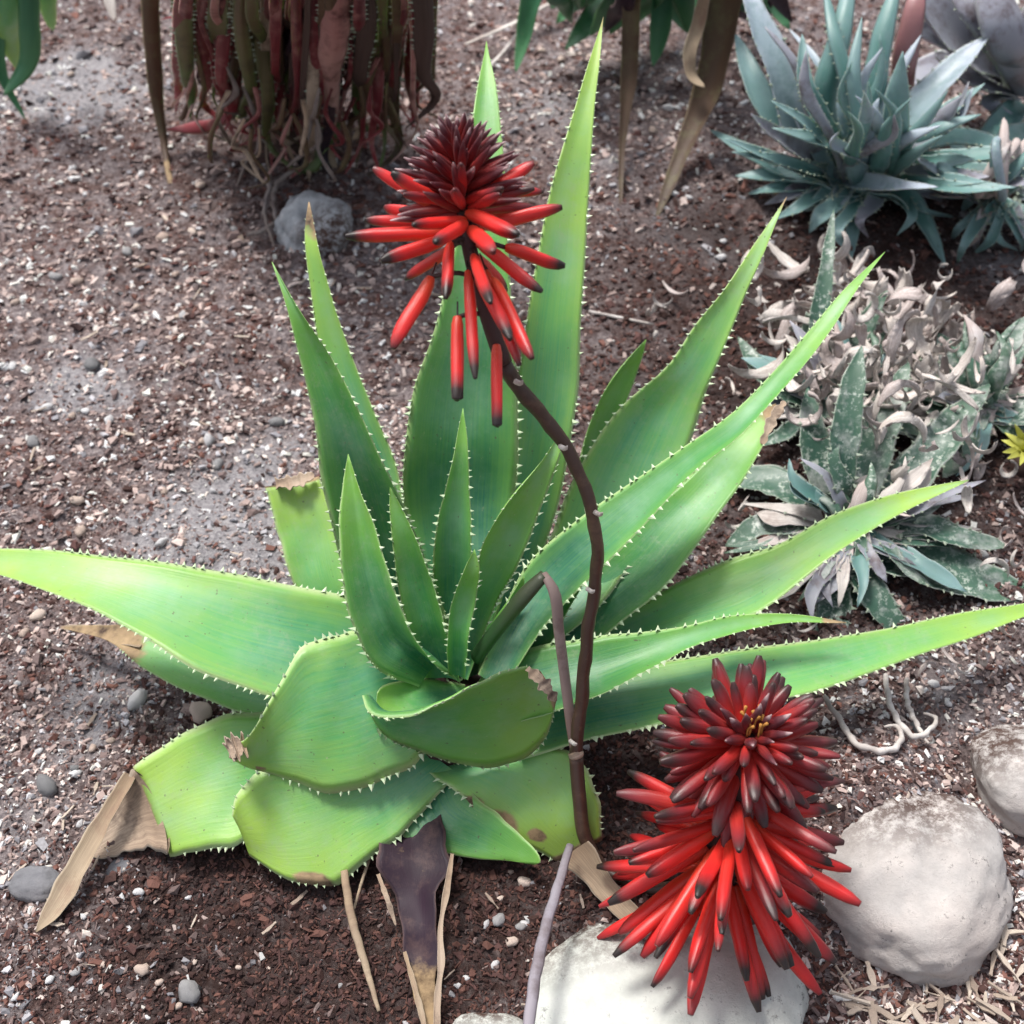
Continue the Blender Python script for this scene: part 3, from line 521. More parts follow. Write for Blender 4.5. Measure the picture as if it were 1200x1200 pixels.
for i in range(150):
    t = .64 + .38 * (i / 149) ** .95; c = axU(min(t, 1)) + a * max(0, t - 1) * .1; k_ = (t - .64) / .38
    e = math.radians(np.interp(k_, [0, .35, .7, 1], [2, 12, 30, 66]) + random.uniform(-12, 12)); L = np.interp(k_, [0, .3, .65, 1], [.038, .032, .025, .015]) * random.uniform(.85, 1.1)
    ph = i * ga + random.uniform(-.25, .25); rad = x * math.cos(ph) + y * math.sin(ph); d = rad * math.cos(e) + a * math.sin(e)
    put(random.choice(BU if k_ > .22 or random.random() < .4 else BO), spU, c + rad * .004, c + rad * .004 + d * L, np.interp(k_, [0, .3, 1], [.0030, .0026, .0022]), random.uniform(0, 6.28))
# lower spike, fuller, seen from above
l1 = P(880, 862, .185)
spL = tube('flower_spike', [low_base, low_base.lerp(l1, .33) + Vector((-.004, 0, 0)), low_base.lerp(l1, .66), l1], [.005, .0075, .0085, .004], M_PED, aloe, 24, 10)
spL['label'] = 'full dense red flower spike leaning over the white stones'
a, x, y = axis_frame(low_base, l1)
ad = Vector((.04, -.34, .94)).normalized(); xd = ad.cross(Vector((0, 1, 0))).normalized(); yd = ad.cross(xd).normalized()
for i in range(92):                              # tight dome of buds, nodding a little towards the path
    t = (i / 91) ** .8; c = l1 - ad * .042 * (1 - t)
    e = math.radians(np.interp(t, [0, .3, .6, .85, 1], [-24, -2, 20, 40, 66]) + random.gauss(0, 6)); L = np.interp(t, [0, .5, .85, 1], [.050, .047, .037, .022]) * random.uniform(.8, 1.12)
    ph = i * ga + random.uniform(-.25, .25); rad = xd * math.cos(ph) + yd * math.sin(ph); d = rad * math.cos(e) + ad * math.sin(e); ro = .006 * (1 - t) + .003
    put(random.choice(BO) if t < .9 else random.choice(BU), spL, c + rad * ro, c + rad * ro + d * L, np.interp(t, [0, .6, 1], [.0047, .0044, .0030]) * random.uniform(.8, 1.15), random.uniform(0, 6.28))
for i in range(26):                               # opening florets between dome and skirt
    t = i / 25; c = low_base.lerp(l1, .42 + .24 * t); e = math.radians(np.interp(t, [0, 1], [-10, 2]) + random.gauss(0, 9)); L = np.interp(t, [0, 1], [.060, .052]) * random.uniform(.78, 1.12)
    ph = i * ga + random.uniform(-.3, .3); rad = x * math.cos(ph) + y * math.sin(ph); d = rad * math.cos(e) + a * math.sin(e)
    put(random.choice(FL if random.random() < .6 - .3 * t else BO), spL, c + rad * .009, c + rad * .009 + d * L, .0042 * random.uniform(.8, 1.15), random.uniform(0, 6.28))
for i in range(68):                               # skirt of open florets that droop
    t = i / 67; c = low_base.lerp(l1, .06 + .44 * t)
    e = math.radians(np.interp(t, [0, .5, 1], [-38, -24, -8]) + random.gauss(0, 9)); L = np.interp(t, [0, .6, 1], [.072, .070, .062]) * random.uniform(.8, 1.12)
    ph = i * ga + random.uniform(-.3, .3); rad = x * math.cos(ph) + y * math.sin(ph); d = rad * math.cos(e) + a * math.sin(e)
    p0 = c + rad * .013; v, f, lv_ = tube_geo([c, (c + p0) / 2 + a * .002, p0], [.0014] * 3, 5, 5); mobj('pedicel', v, f, M_PED, spL)
    put(random.choice(FL), spL, p0, p0 + d * L, .0043 * random.uniform(.78, 1.2), random.uniform(0, 6.28))
for i in range(14):
    p = l1 + a * .004 + Vector((random.uniform(-.006, .006), random.uniform(-.006, .006), random.uniform(0, .004)))
    v, f, lv_ = tube_geo([p, p + a * .006, p + a * .010 + Vector((random.uniform(-.003, .003), random.uniform(-.003, .003), 0))], [.0006, .0007, .0011], 5, 5); mobj('stamen', v, f, M_POLLEN, spL)

# ------------------------------------------------------------------ stones
def ico_rock(name, mat, px, py, wpx, hpx, zc, depth_h, seed, label, cat='stone', rotz=0, power=2.6, group=None, dirt=(0, 0, 0), lumps=(), rough_=0.0, cut=1.0):
    import bmesh
    bm = bmesh.new(); bmesh.ops.create_icosphere(bm, subdivisions=5, radius=1); r = np.random.default_rng(seed)
    c = G(px, py, zc); dp = depth_of(c); k = TH * dp / 600; rx = wpx / 2 * k; ry = hpx / 2 * k * 1.12; rz = depth_h
    dirs = [Vector(r.normal(size=3)).normalized() for _ in range(7)]; amp = r.uniform(.03, .10, 7) * cut
    frq = [Vector(r.normal(size=3)) * 2.2 for _ in range(6)]
    vs, dr = [], []
    dv = Vector(dirt)
    for v in bm.verts:
        p = v.co.normalized(); q = (abs(p.x) ** power + abs(p.y) ** power + abs(p.z) ** power) ** (-1 / power); s = q
        for d_, am in zip(dirs, amp): s -= am * max(0, p.dot(d_) - .55) * 2
        for i, f_ in enumerate(frq): s += .014 * math.sin(p.dot(f_) * (1 + .4 * i) + i)
        for i, f_ in enumerate(frq): s += (.006 + rough_) * math.sin(p.dot(f_) * (4 + i) + i * 2)
        for (lx, ly, lz, la, lw) in lumps:
            s += la * math.exp(-(p - Vector((lx, ly, lz)).normalized()).length_squared / (lw * lw))
        w_ = Vector((p.x * s * rx, p.y * s * ry, p.z * s * rz)); w_.rotate(Matrix.Rotation(rotz, 3, 'Z')); vs.append(w_); dr.append(max(0, min(1, (p.dot(dv.normalized()) - .35) * 1.8)) if dv.length > 0 else 0.)
    fs = [tuple(v.index for v in f.verts) for f in bm.faces]; bm.free()
    o = mobj(name, vs, fs, mat, None, True, {'dirt': dr}); o.location = c; return tag(o, label, cat, group)
ico_rock('stone', M_ROCK_A, 788, 1202, 352, 232, -.005, .034, 3, 'large smooth greenish white stone under the drooping red flower spike', lumps=((1, .3, .2, .06, .6),), dirt=(-.3, 1, .05))
ico_rock('stone', M_ROCK_B, 1070, 1035, 205, 205, -.002, .042, 8, 'rounded pinkish white stone partly covered with soil on its upper side', rotz=-.5, power=2.7, dirt=(-.5, .8, .45), cut=.5, lumps=((-.25, .55, .8, -.10, .28),))
ico_rock('stone', M_ROCK_B, 1215, 912, 150, 130, .01, .034, 12, 'small pale stone at the edge of the bed behind the pinkish one', dirt=(-.6, .6, .5))
ico_rock('stone', M_ROCK_A, 570, 1222, 100, 62, .0, .016, 14, 'low pale stone tip showing beside the lilac dry stem', dirt=(0, 1, .4))
ico_rock('stone', M_ROCK_C, 372, 262, 104, 96, .008, .035, 21, 'jagged bluish grey stone below the withered red aloe', power=2.2, rough_=.012, cut=3.4, dirt=(.3, -.6, .2), lumps=((-.2, -.4, 1, -.35, .35), (.6, -.2, .8, .25, .3)))
ico_rock('stone', M_ROCK_D, 150, 1020, 60, 36, -.006, .010, 27, 'small dark stone under the tan dried leaf tip')
ico_rock('stone', M_ROCK_D, 42, 1038, 60, 40, .0, .010, 29, 'flat slate grey stone beside the rolled dry leaf')

# pebbles and wood chips: every larger one is an object
def peb_mesh(name, mat, seed, sc=(1, .8, .55)):
    import bmesh
    bm = bmesh.new(); bmesh.ops.create_icosphere(bm, subdivisions=2, radius=.5); r = np.random.default_rng(seed); fr = [Vector(r.normal(size=3)) * 3 for _ in range(4)]
    vs = []
    for v in bm.verts:
        s = 1 + sum(.13 * math.sin(v.co.dot(f) * 2 + i) for i, f in enumerate(fr)); vs.append((v.co.x * s * sc[0], v.co.y * s * sc[1], v.co.z * s * sc[2]))
    fs = [tuple(v.index for v in f.verts) for f in bm.faces]; bm.free(); return new_mesh(name, vs, fs, mat, True)
PEB = {'g': [peb_mesh('pebble', M_PEB_G, i) for i in range(4)], 'w': [peb_mesh('pebble', M_PEB_W, 10 + i, (1, .7, .55)) for i in range(4)], 'p': [peb_mesh('pebble', M_PEB_P, 20 + i, (1, .75, .5)) for i in range(4)]}
LB = {'g': ('rounded grey pebble lying in the bark mulch', 'grey pebbles'), 'w': ('whitish pebble lying in the bark mulch', 'white pebbles'), 'p': ('pinkish cream pebble lying in the bark mulch', 'cream pebbles')}
def pebble(kind, px, py, wpx, label=None, stretch=1.0, rz=None):
    c = G(px, py); s = wpx * TH * depth_of(c) / 600; o = bpy.data.objects.new('pebble', random.choice(PEB[kind])); o.scale = (s, s * stretch, s); o.rotation_euler = (random.uniform(-.15, .15), random.uniform(-.15, .15), random.uniform(0, 6.28) if rz is None else rz)
    o.location = c + Vector((0, 0, s * .16 + float(lump(np.array([c.x]), np.array([c.y]))[0]))); link(o); tag(o, label or LB[kind][0], 'pebble', None if label else LB[kind][1]); return o
for a_ in (('g', 55, 928, 28, 'bluish grey round pebble left of the tan dried leaf'), ('w', 163, 824, 30, 'elongated white pebble beside the big left leaf', .8, 1.3), ('p', 170, 1140, 20, 'cream pebble alone on the dark soil below the aloe'), ('g', 225, 1165, 30, 'mottled grey pebble below the aloe near the dry fibres'), ('p', 237, 836, 26, 'flat peach pebble at the edge of the lowest green leaf', 1.6, .3)): pebble(*a_)
for (kd, x_, y_, s_) in (('w', 92, 912, 15), ('g', 90, 905, 14), ('w', 190, 638, 20), ('w', 205, 620, 10), ('w', 250, 575, 12), ('w', 245, 520, 24), ('w', 130, 500, 20), ('w', 55, 480, 18), ('w', 120, 440, 14), ('p', 95, 625, 22), ('p', 90, 590, 22), ('g', 110, 430, 26), ('g', 40, 520, 24), ('g', 255, 545, 22), ('p', 45, 725, 24),
                          ('p', 30, 745, 18), ('g', 325, 495, 22), ('p', 235, 218, 16), ('w', 165, 205, 14), ('w', 85, 200, 14), ('p', 225, 272, 16), ('p', 190, 280, 20), ('p', 90, 330, 20), ('g', 65, 325, 20), ('w', 140, 165, 14), ('p', 205, 318, 14), ('p', 635, 62, 12), ('p', 657, 70, 14), ('p', 765, 153, 16), ('w', 790, 230, 14), ('w', 807, 233, 12), ('p', 693, 62, 14),
                          ('w', 570, 1085, 14), ('g', 585, 1080, 22), ('g', 610, 1085, 16), ('w', 580, 1130, 14), ('w', 545, 1145, 12), ('p', 600, 1105, 20), ('p', 615, 1030, 22), ('w', 640, 1125, 14), ('w', 530, 1165, 12), ('p', 120, 1130, 12), ('w', 60, 1150, 14), ('g', 90, 1140, 16), ('p', 280, 1135, 10), ('w', 220, 1050, 10), ('w', 165, 1050, 16), ('w', 845, 297, 16), ('w', 848, 280, 12),
                          ('w', 1095, 800, 18), ('w', 1110, 825, 14), ('w', 1085, 945, 14), ('p', 1060, 940, 12), ('p', 1110, 915, 14), ('g', 1075, 850, 20), ('w', 15, 430, 16), ('p', 160, 360, 14), ('p', 20, 360, 14), ('g', 150, 300, 18), ('w', 330, 640, 12), ('w', 45, 880, 12), ('w', 20, 800, 12), ('w', 85, 790, 12), ('p', 130, 870, 14), ('g', 760, 1165, 10)):
    if not (700 < x_ < 960 and y_ > 1100): pebble(kd, x_, y_, s_ * .8)
rr_ = random.Random(5)
for i in range(90):
    x_, y_ = rr_.uniform(-20, 700), rr_.uniform(60, 1200); pebble(rr_.choice('wwwpppg'), x_, y_, rr_.uniform(6, 12))
def chip_mesh(seed):
    r = np.random.default_rng(seed); n = 5; v = []
    for i in range(n + 1):
        t = i / n - .5; wd = (.16 + .05 * r.normal()) * (1 - (abs(t) * 1.6) ** 3 * .7); b = .05 * math.sin(t * 4 + seed); h = .03
        v += [(t, -wd + b, 0), (t, wd + b, 0), (t, wd * .9 + b, h + .02 * r.random()), (t, -wd * .9 + b, h + .02 * r.random())]
    f = [(0, 1, 2, 3), tuple(n * 4 + j for j in (3, 2, 1, 0))]
    for i in range(n):
        for j in range(4): k2 = (j + 1) % 4; f.append((i*4+j, (i+1)*4+j, (i+1)*4+k2, i*4+k2))
    return new_mesh('wood_chip', v, f, M_WOOD, False)
CH = [chip_mesh(i) for i in range(8)]
def chip(px, py, wpx, label, group, lift=0.0):
    c = G(px, py); s = wpx * TH * depth_of(c) / 600; o = bpy.data.objects.new('wood_chip', rr_.choice(CH)); o.scale = (s, s * rr_.uniform(.25, .75), s * rr_.uniform(.8, 2.2)); o.rotation_euler = (rr_.uniform(-.3, .3), rr_.uniform(-.25, .25), rr_.uniform(0, 6.28)); o.location = c + Vector((0, 0, .003 + lift + float(lump(np.array([c.x]), np.array([c.y]))[0]))); link(o); tag(o, label, 'wood chip', group)
for i in range(120):
    x_, y_ = rr_.uniform(985, 1230), rr_.uniform(1060, 1225)
    if (x_ - 1072) / 105 > -1 and ((x_ - 1072) / 112) ** 2 + ((y_ - 1045) / 118) ** 2 < 1: continue
    chip(x_, y_, rr_.uniform(18, 46), 'pale wood chip in the litter beside the pinkish white stone', 'pale wood chips by the stones', rr_.uniform(0, .004))
for i in range(60):
    chip(rr_.uniform(-10, 700), rr_.uniform(250, 1195), rr_.uniform(14, 26), 'small tan wood chip scattered over the bark mulch', 'tan wood chips in the mulch')

# ------------------------------------------------------------------ stray dry bits on the ground
def stray(name, pts, radii, mat, label, cat, flat=1.0):
    return tag(tube(name, [G(p[0], p[1], p[2] + .003) for p in pts], [r_ * .8 for r_ in radii], mat, None, 36, 8, flat, .13 if name in ('dry_root', 'rootlet') else .03), label, cat)
stray('dry_straw', [(403,1020,.02),(412,1075,.012),(428,1130,.006),(444,1185,.003)], [.0032, .0036, .003, .0015], M_TAN, 'tan dry straw lying left of the purple black dead leaf', 'straw', .6)
stray('dry_straw', [(435,1000,.012),(425,1030,.008),(415,1065,.005)], [.0014, .0014, .001], M_TAN, 'thin short straw crossing a thicker straw under the aloe', 'straw')
stray('fallen_stalk', [(668,990,.030),(655,1035,.034),(640,1085,.045),(628,1140,.052),(618,1215,.050)], [.0032, .0040, .0044, .0046, .0044], M_STALK_L, 'lilac grey dry stem leaning across the greenish white stone', 'stem', .6)
stray('dry_root', [(965,815,.02),(985,845,.008),(1010,875,.004),(1035,880,.004),(1056,866,.006),(1050,850,.008),(1036,852,.006)], [.0022, .0028, .003, .003, .0026, .002, .001], M_ROOT, 'white curled dry root looping beside the lower flower spike', 'root')
stray('dry_root', [(1037,790,.015),(1045,830,.008),(1055,848,.005),(1068,862,.004),(1090,855,.005),(1096,840,.006),(1082,836,.007)], [.0024, .0028, .003, .0028, .0024, .002, .001], M_ROOT, 'white forked dry root under the long right leaf', 'root')
stray('dry_root', [(1062,795,.012),(1064,825,.008),(1075,850,.004),(1088,872,.003)], [.0022, .0026, .0024, .0012], M_ROOT, 'short upright white root beside the forked one', 'root')
stray('dry_straw', [(690,365,.004),(725,372,.003),(765,380,.003)], [.002, .002, .0015], M_ROOT, 'pale straw on the mulch right of the tallest leaf', 'straw')
stray('dry_straw', [(545,52,.02),(600,28,.025),(660,-5,.03)], [.003, .0045, .005], M_PALE, 'bleached straw blade below the dark strap leaves', 'straw', .4)
stray('dry_straw', [(560,90,.004),(590,60,.005),(605,40,.01)], [.003, .003, .002], M_ROOT, 'faint pinkish straw beside the tallest middle leaf tip', 'straw', .5)
for (pts, lb) in (([(310,195,.02),(316,215,.02),(310,245,.012),(322,290,.004)], 'grey dangling rootlet left of the bluish stone'), ([(345,198,.03),(325,215,.02),(322,250,.012),(330,275,.004)], 'grey rootlet hanging beside the bluish stone'), ([(290,275,.004),(305,272,.005),(320,262,.01)], 'short grey rootlet on the soil under the withered aloe'), ([(270,100,.02),(300,70,.08),(310,50,.12)], 'pale curved rootlet under the withered red aloe')):
    stray('rootlet', pts, [.003, .0035, .003, .0015][:len(pts)], M_DARKROOT, lb, 'root')

# curled bleached leaf scraps among the spotted aloes
def curl_mesh(seed):
    r = random.Random(seed); n, wd = 14, r.uniform(.05, .17); turn = r.uniform(1.2, 6.0) * r.choice((1, 1, -.6)); tw = r.uniform(-3.2, 3.2); v, f = [], []; x = z = 0; ang = -turn / 2
    for i in range(n):
        t = i / (n - 1); hw_ = wd * math.sin(math.pi * (.12 + .8 * t)) * r.uniform(.8, 1.15); c, s = math.cos(tw * t), math.sin(tw * t)
        for sgn in (-1, 0, 1): v.append((x - sgn * hw_ * s * math.sin(ang) * .7, sgn * hw_ * c, z + sgn * hw_ * s * .7 + (abs(sgn) * .05)))
        x += math.cos(ang) / n * 1.4; z += math.sin(ang) / n * 1.4; ang += turn / n
    mx = sum(p[0] for p in v) / len(v); mz = min(p[2] for p in v); v = [(p[0] - mx, p[1], p[2] - mz) for p in v]
    for i in range(n - 1):
        for j in range(2): f.append((i*3+j, i*3+j+1, (i+1)*3+j+1, (i+1)*3+j))
    k_ = len(v); nrm = .035; v += [(p[0], p[1], p[2] + nrm) for p in v]; f += [tuple(q + k_ for q in g[::-1]) for g in f]
    rim = [i*3 for i in range(n)] + [(n-1)*3+1] + [i*3+2 for i in range(n-1, -1, -1)] + [1]
    for i in range(len(rim)): a1, b1 = rim[i], rim[(i+1) % len(rim)]; f.append((a1, b1, b1 + k_, a1 + k_))
    z0 = [0.] * len(v); us_ = [p[1] * 4 for p in v]; lv_ = [(q % (n * 3)) // 3 / n for q in range(len(v))]; return [new_mesh('dry_leaf_curl', v, f, m_, True, {'lv': lv_, 'lu': z0, 'dry': z0, 'us': us_}) for m_ in (M_PALE, M_ROOT, M_SCRAP)]
CU = [m_ for s_ in range(10) for m_ in curl_mesh(s_)]
def curl(px, py, wpx, dz, label, group):
    c = G(px, py, dz); s = wpx * TH * depth_of(c) / 600; me_ = rr_.choice(CU); o = bpy.data.objects.new('dry_leaf_curl', me_); label = label.replace('bleached', {'bleached_leaf': 'cream', 'dry_root': 'whitish', 'weathered_scrap': 'pinkish grey'}[me_.materials[0].name]); o.scale = (s,) * 3; o.rotation_euler = (rr_.uniform(-.5, .5), rr_.uniform(-.5, .5), rr_.uniform(0, 6.28)); o.location = c; link(o); tag(o, label, 'dry leaf', group)
for i in range(290):
    x_ = rr_.gauss(1050, 85); y_ = rr_.gauss(425, 65) + (x_ - 1045) * .2
    if x_ < 860 or x_ > 1225 or y_ < 305 or y_ > 610 or (x_ > 1140 and y_ > 470): continue
    curl(x_, y_, rr_.uniform(26, 76), rr_.uniform(.015, .085), 'bleached curled dry leaf scrap heaped on the spotted aloes', 'bleached leaf scraps over the spotted aloes')
for (x_, y_, s_) in ((845,600,34),(868,595,40),(880,612,30),(860,620,30),(905,600,24),(790,345,36),(775,360,30),(760,370,26),(810,415,32),(835,440,30),(855,455,34),(765,400,24),(890,350,26),(905,380,30),(925,360,26)): curl(x_, y_, s_, .012, 'bleached curled scrap on the soil behind the big aloe', 'scraps behind the big aloe')
for (x_, y_, s_) in ((1170,640,40),(1190,665,40),(1165,675,36),(1150,560,36),(1180,560,40),(1130,545,30),(1195,600,36),(1110,770,30),(1130,790,34),(1150,780,30),(1085,790,28),(1180,745,28),(945,740,26),(930,750,26)): curl(x_, y_, s_, .012, 'bleached curled scrap on the soil below the spotted aloes', 'scraps below the spotted aloes')

# ------------------------------------------------------------------ background plants
def crown_stub(root, r=.03, h=.05):
    b = root.location; tube('stem', [b + Vector((0, 0, -.02)), b + Vector((0, 0, h * .5)), b + Vector((0, 0, h))], [r, r, r * .6], M_BARK, root, 8, 12)
TB = dict(teeth=M_TOOTH_D, tooth=(.010, .0045))
# spotted aloes on the right
def plant(name, px, py, label, cat='aloe', r=.025, h=.04, group=None):
    e = empty(name, G(px, py)); tag(e, label, cat, group); crown_stub(e, r, h); return e
s1 = plant('spotted_aloe', 985, 625, 'mottled grey green aloe with white flecks under the bleached scraps')
for L in ([(985,630,.03,40),(965,560,.06,48),(952,500,.085,40),(946,455,.10,10)], [(1000,620,.03,46),(1015,550,.06,62),(1040,480,.085,52),(1065,425,.10,12)], [(1010,625,.03,44),(1065,560,.055,60),(1115,500,.075,52),(1160,450,.085,12)], [(985,605,.05,30),(990,520,.10,44),(1000,450,.13,36),(1010,405,.145,8)],
          [(1005,635,.03,36),(1070,612,.045,34),(1130,630,.045,30),(1180,640,.035,12)], [(1005,645,.025,40),(1080,655,.035,66),(1150,680,.03,56),(1215,700,.02,16)], [(995,645,.025,30),(1020,690,.03,42),(1045,725,.02,36),(1062,745,.01,10)], [(980,650,.025,40),(978,705,.025,50),(972,750,.015,44),(968,790,.008,14)],
          [(970,630,.03,30),(925,610,.045,40),(890,615,.04,34),(850,640,.02,10)], [(968,620,.03,30),(925,570,.04,46),(890,560,.035,40),(850,565,.02,10)], [(990,650,.02,26),(1000,700,.018,34),(1010,740,.010,20)]):
    leafc([(p_[0], p_[1], p_[2], p_[3] * .8) for p_ in L], M_SPOT, s1, conc=.35, wav=.06, **TB)
s2 = plant('spotted_aloe', 985, 470, 'dull green speckled aloe half buried in bleached scraps')
for L in ([(985,475,.03,30),(965,430,.06,42),(950,390,.085,30),(945,365,.10,8)], [(990,470,.03,30),(1000,420,.07,40),(1020,370,.10,30),(1040,340,.12,8)], [(995,480,.03,30),(1060,450,.05,44),(1110,420,.055,36),(1150,400,.05,8)], [(980,480,.03,30),(930,460,.05,40),(890,430,.055,34),(865,395,.06,8)], [(985,470,.04,26),(960,400,.09,34),(968,320,.13,26),(977,245,.16,6)], [(990,485,.03,30),(1030,490,.045,40),(1075,500,.04,30),(1110,520,.03,8)], [(975,485,.02,26),(930,500,.03,34),(900,520,.02,10)]):
    leafc([(p_[0], p_[1], p_[2], p_[3] * .7) for p_ in L], M_SPOT, s2, conc=.4, wav=.06, **TB)
s3 = plant('spotted_aloe', 1150, 470, 'small speckled aloe among scraps near the yellow green tuft')
for L in ([(1150,475,.03,24),(1120,430,.06,36),(1100,390,.07,8)], [(1155,470,.03,26),(1180,420,.06,36),(1205,370,.08,10)], [(1150,480,.03,26),(1110,480,.05,36),(1075,470,.05,8)], [(1160,480,.03,26),(1200,480,.05,36),(1240,480,.05,8)], [(1150,490,.02,26),(1130,530,.03,34),(1105,560,.02,8)]):
    leafc(L, M_SPOT, s3, conc=.3, **TB)
rs_ = random.Random(41)
for (rt, cx_, cy_, n_, sx_, sy_) in ((s1, 1000, 615, 58, 165, 110), (s2, 985, 465, 52, 125, 105), (s3, 1150, 470, 40, 110, 95)):
    for i in range(n_):
        an = rs_.uniform(0, 6.283); r1 = rs_.uniform(.45, 1.05); ex, ey = math.cos(an) * sx_ * r1, math.sin(an) * sy_ * r1; up_ = max(0, -math.sin(an)); zt = .025 + .075 * up_ * r1; bd = rs_.uniform(-16, 16); bx_, by_ = cx_ + rs_.uniform(-14, 14), cy_ + rs_.uniform(-10, 10)
        leafc([(bx_, by_, .025, 12), (bx_ + ex * .4 + bd * .5, by_ + ey * .4, .03 + zt * .5, rs_.uniform(12, 24)), (bx_ + ex * .75 + bd, by_ + ey * .75, .02 + zt * .8, rs_.uniform(9, 18)), (bx_ + ex, by_ + ey, .008 + zt, 3)], rs_.choice((M_SPOT, M_SPOT, M_BLUE, M_GREY, M_SCRAP, M_ROOT)), rt, conc=rs_.uniform(.1, .7), wav=.10, n=18, teeth=M_TOOTH_D if i % 2 else None, tooth=(.010, .004))
yt = plant('succulent_tuft', 1200, 548, 'small yellow green star shaped tuft beside the spotted aloes', 'succulent', .012, .02)
k = NB('yellow_leaf'); k.b.inputs['Base Color'].default_value = (.42, .42, .08, 1); k.b.inputs['Roughness'].default_value = .5; M_YEL = k.m
for i in range(14):
    an = i * ga; x1, y1 = 1203 + 30 * math.cos(an), 520 + 26 * math.sin(an)
    leafc([(1204, 530, .03, 7), ((1204 + x1) / 2, (525 + y1) / 2, .06, 9), (x1, y1, .07 + .01 * math.sin(i), 2)], M_YEL, yt, n=10, conc=.2)
# blue aloe, top right
ba = plant('blue_aloe', 1010, 215, 'blue green aloe clump with narrow arching leaves behind the bed', r=.035, h=.06)
for L in ([(985,200,.05,30),(935,150,.12,50),(915,80,.17,50),(885,10,.21,36),(868,-40,.23,8)], [(980,195,.05,26),(915,150,.11,34),(885,95,.14,40),(862,40,.16,10)], [(995,190,.05,30),(965,120,.14,46),(985,40,.20,40),(1000,-40,.24,10)], [(1000,195,.06,18),(985,130,.12,18),(960,75,.15,14),(925,34,.16,4)],
          [(1005,190,.06,24),(1000,120,.15,30),(980,50,.20,26),(965,-20,.23,6)], [(1010,190,.06,30),(1022,110,.16,44),(1035,40,.21,38),(1055,-30,.25,8)], [(1020,195,.05,30),(1075,120,.12,46),(1115,80,.15,40),(1160,40,.17,8)], [(995,220,.04,26),(950,203,.06,28),(905,203,.055,24),(862,206,.04,5)],
          [(975,210,.04,22),(915,195,.06,26),(875,175,.06,22),(832,152,.05,5)], [(1010,225,.04,30),(1005,190,.10,42),(1015,150,.15,34),(1030,115,.18,8)], [(1020,205,.05,34),(1048,160,.13,48),(1052,110,.19,40),(1058,60,.23,8)], [(1015,215,.05,30),(1060,222,.06,34),(1085,260,.035,28),(1108,310,.012,6)],
          [(1025,215,.04,28),(1080,205,.065,32),(1125,220,.05,26),(1170,247,.03,5)], [(1025,200,.05,26),(1095,160,.08,32),(1150,162,.08,24),(1200,188,.06,5)], [(1000,235,.03,26),(1000,262,.035,26),(997,290,.02,16),(991,322,.008,4)], [(985,215,.05,26),(955,165,.10,34),(930,130,.13,10)],
          [(990,200,.06,26),(970,150,.13,34),(945,100,.17,30),(940,40,.20,8)], [(1000,200,.07,26),(1010,150,.15,32),(1000,90,.20,26),(1010,20,.24,6)]):
    bi = globals().get('bi', 0) + 1; leafc([(p_[0], p_[1], p_[2], p_[3] * .68) for p_ in L], M_BLUE2 if bi % 3 == 1 else M_BLUE, ba, conc=.5, wav=.04, **TB)
rb = random.Random(23)
for i in range(58):
    an = rb.uniform(math.pi * .95, math.pi * 2.05) if i < 36 else rb.uniform(0, math.pi); ln = rb.uniform(70, 190) if i < 36 else rb.uniform(60, 125); ex, ey = math.cos(an) * ln * 1.0, math.sin(an) * ln * (1.0 if i < 36 else .75); zt = (.10 + .10 * abs(math.sin(an))) if i < 36 else .02; bx_, by_ = 1010 + rb.uniform(-35, 45), 205 + rb.uniform(-18, 14); bd = rb.uniform(-22, 22)
    leafc([(bx_, by_, .04, 16), (bx_ + ex * .4 + bd * .4, by_ + ey * .4, .04 + zt * .5, rb.uniform(11, 24)), (bx_ + ex * .75 + bd, by_ + ey * .75, .03 + zt * .8, rb.uniform(8, 16)), (bx_ + ex, by_ + ey, .02 + zt * (1 if i < 36 else .2), 3)], rb.choice((M_BLUE, M_BLUE, M_BLUE2, M_GREY)), ba, conc=.5, wav=.05, **TB)
for L in ([(990,245,.02,8),(975,262,.02,8),(955,320,.006,5)], [(925,215,.03,7),(888,240,.015,7),(880,265,.004,4)], [(960,230,.02,7),(925,255,.012,6),(930,285,.004,3)], [(1060,250,.02,8),(1110,260,.012,8),(1112,310,.004,4)]):
    leafc(L, M_TAN, ba, name='withered_leaf', conc=.4)
b2 = plant('blue_aloe', 1165, 235, 'loose sprawling blue green aloe right of the larger blue clump', r=.025, h=.04)
for i in range(34):
    an = rb.uniform(0, 6.283); ln = rb.uniform(50, 120); ex, ey = math.cos(an) * ln, math.sin(an) * ln * .8; up_ = max(0, -math.sin(an)); bd = rb.uniform(-26, 26); bx_, by_ = 1165 + rb.uniform(-20, 20), 225 + rb.uniform(-10, 10)
    leafc([(bx_, by_, .03, 10), (bx_ + ex * .4 + bd * .5, by_ + ey * .4, .05 + .08 * up_, rb.uniform(9, 18)), (bx_ + ex * .75 + bd, by_ + ey * .75, .04 + .11 * up_, rb.uniform(7, 13)), (bx_ + ex + bd * .6, by_ + ey, .01 + .12 * up_, 3)], rb.choice((M_BLUE, M_BLUE2, M_BLUE, M_SCRAP, M_GREY)), b2, conc=.5, wav=.06, n=18, **TB)
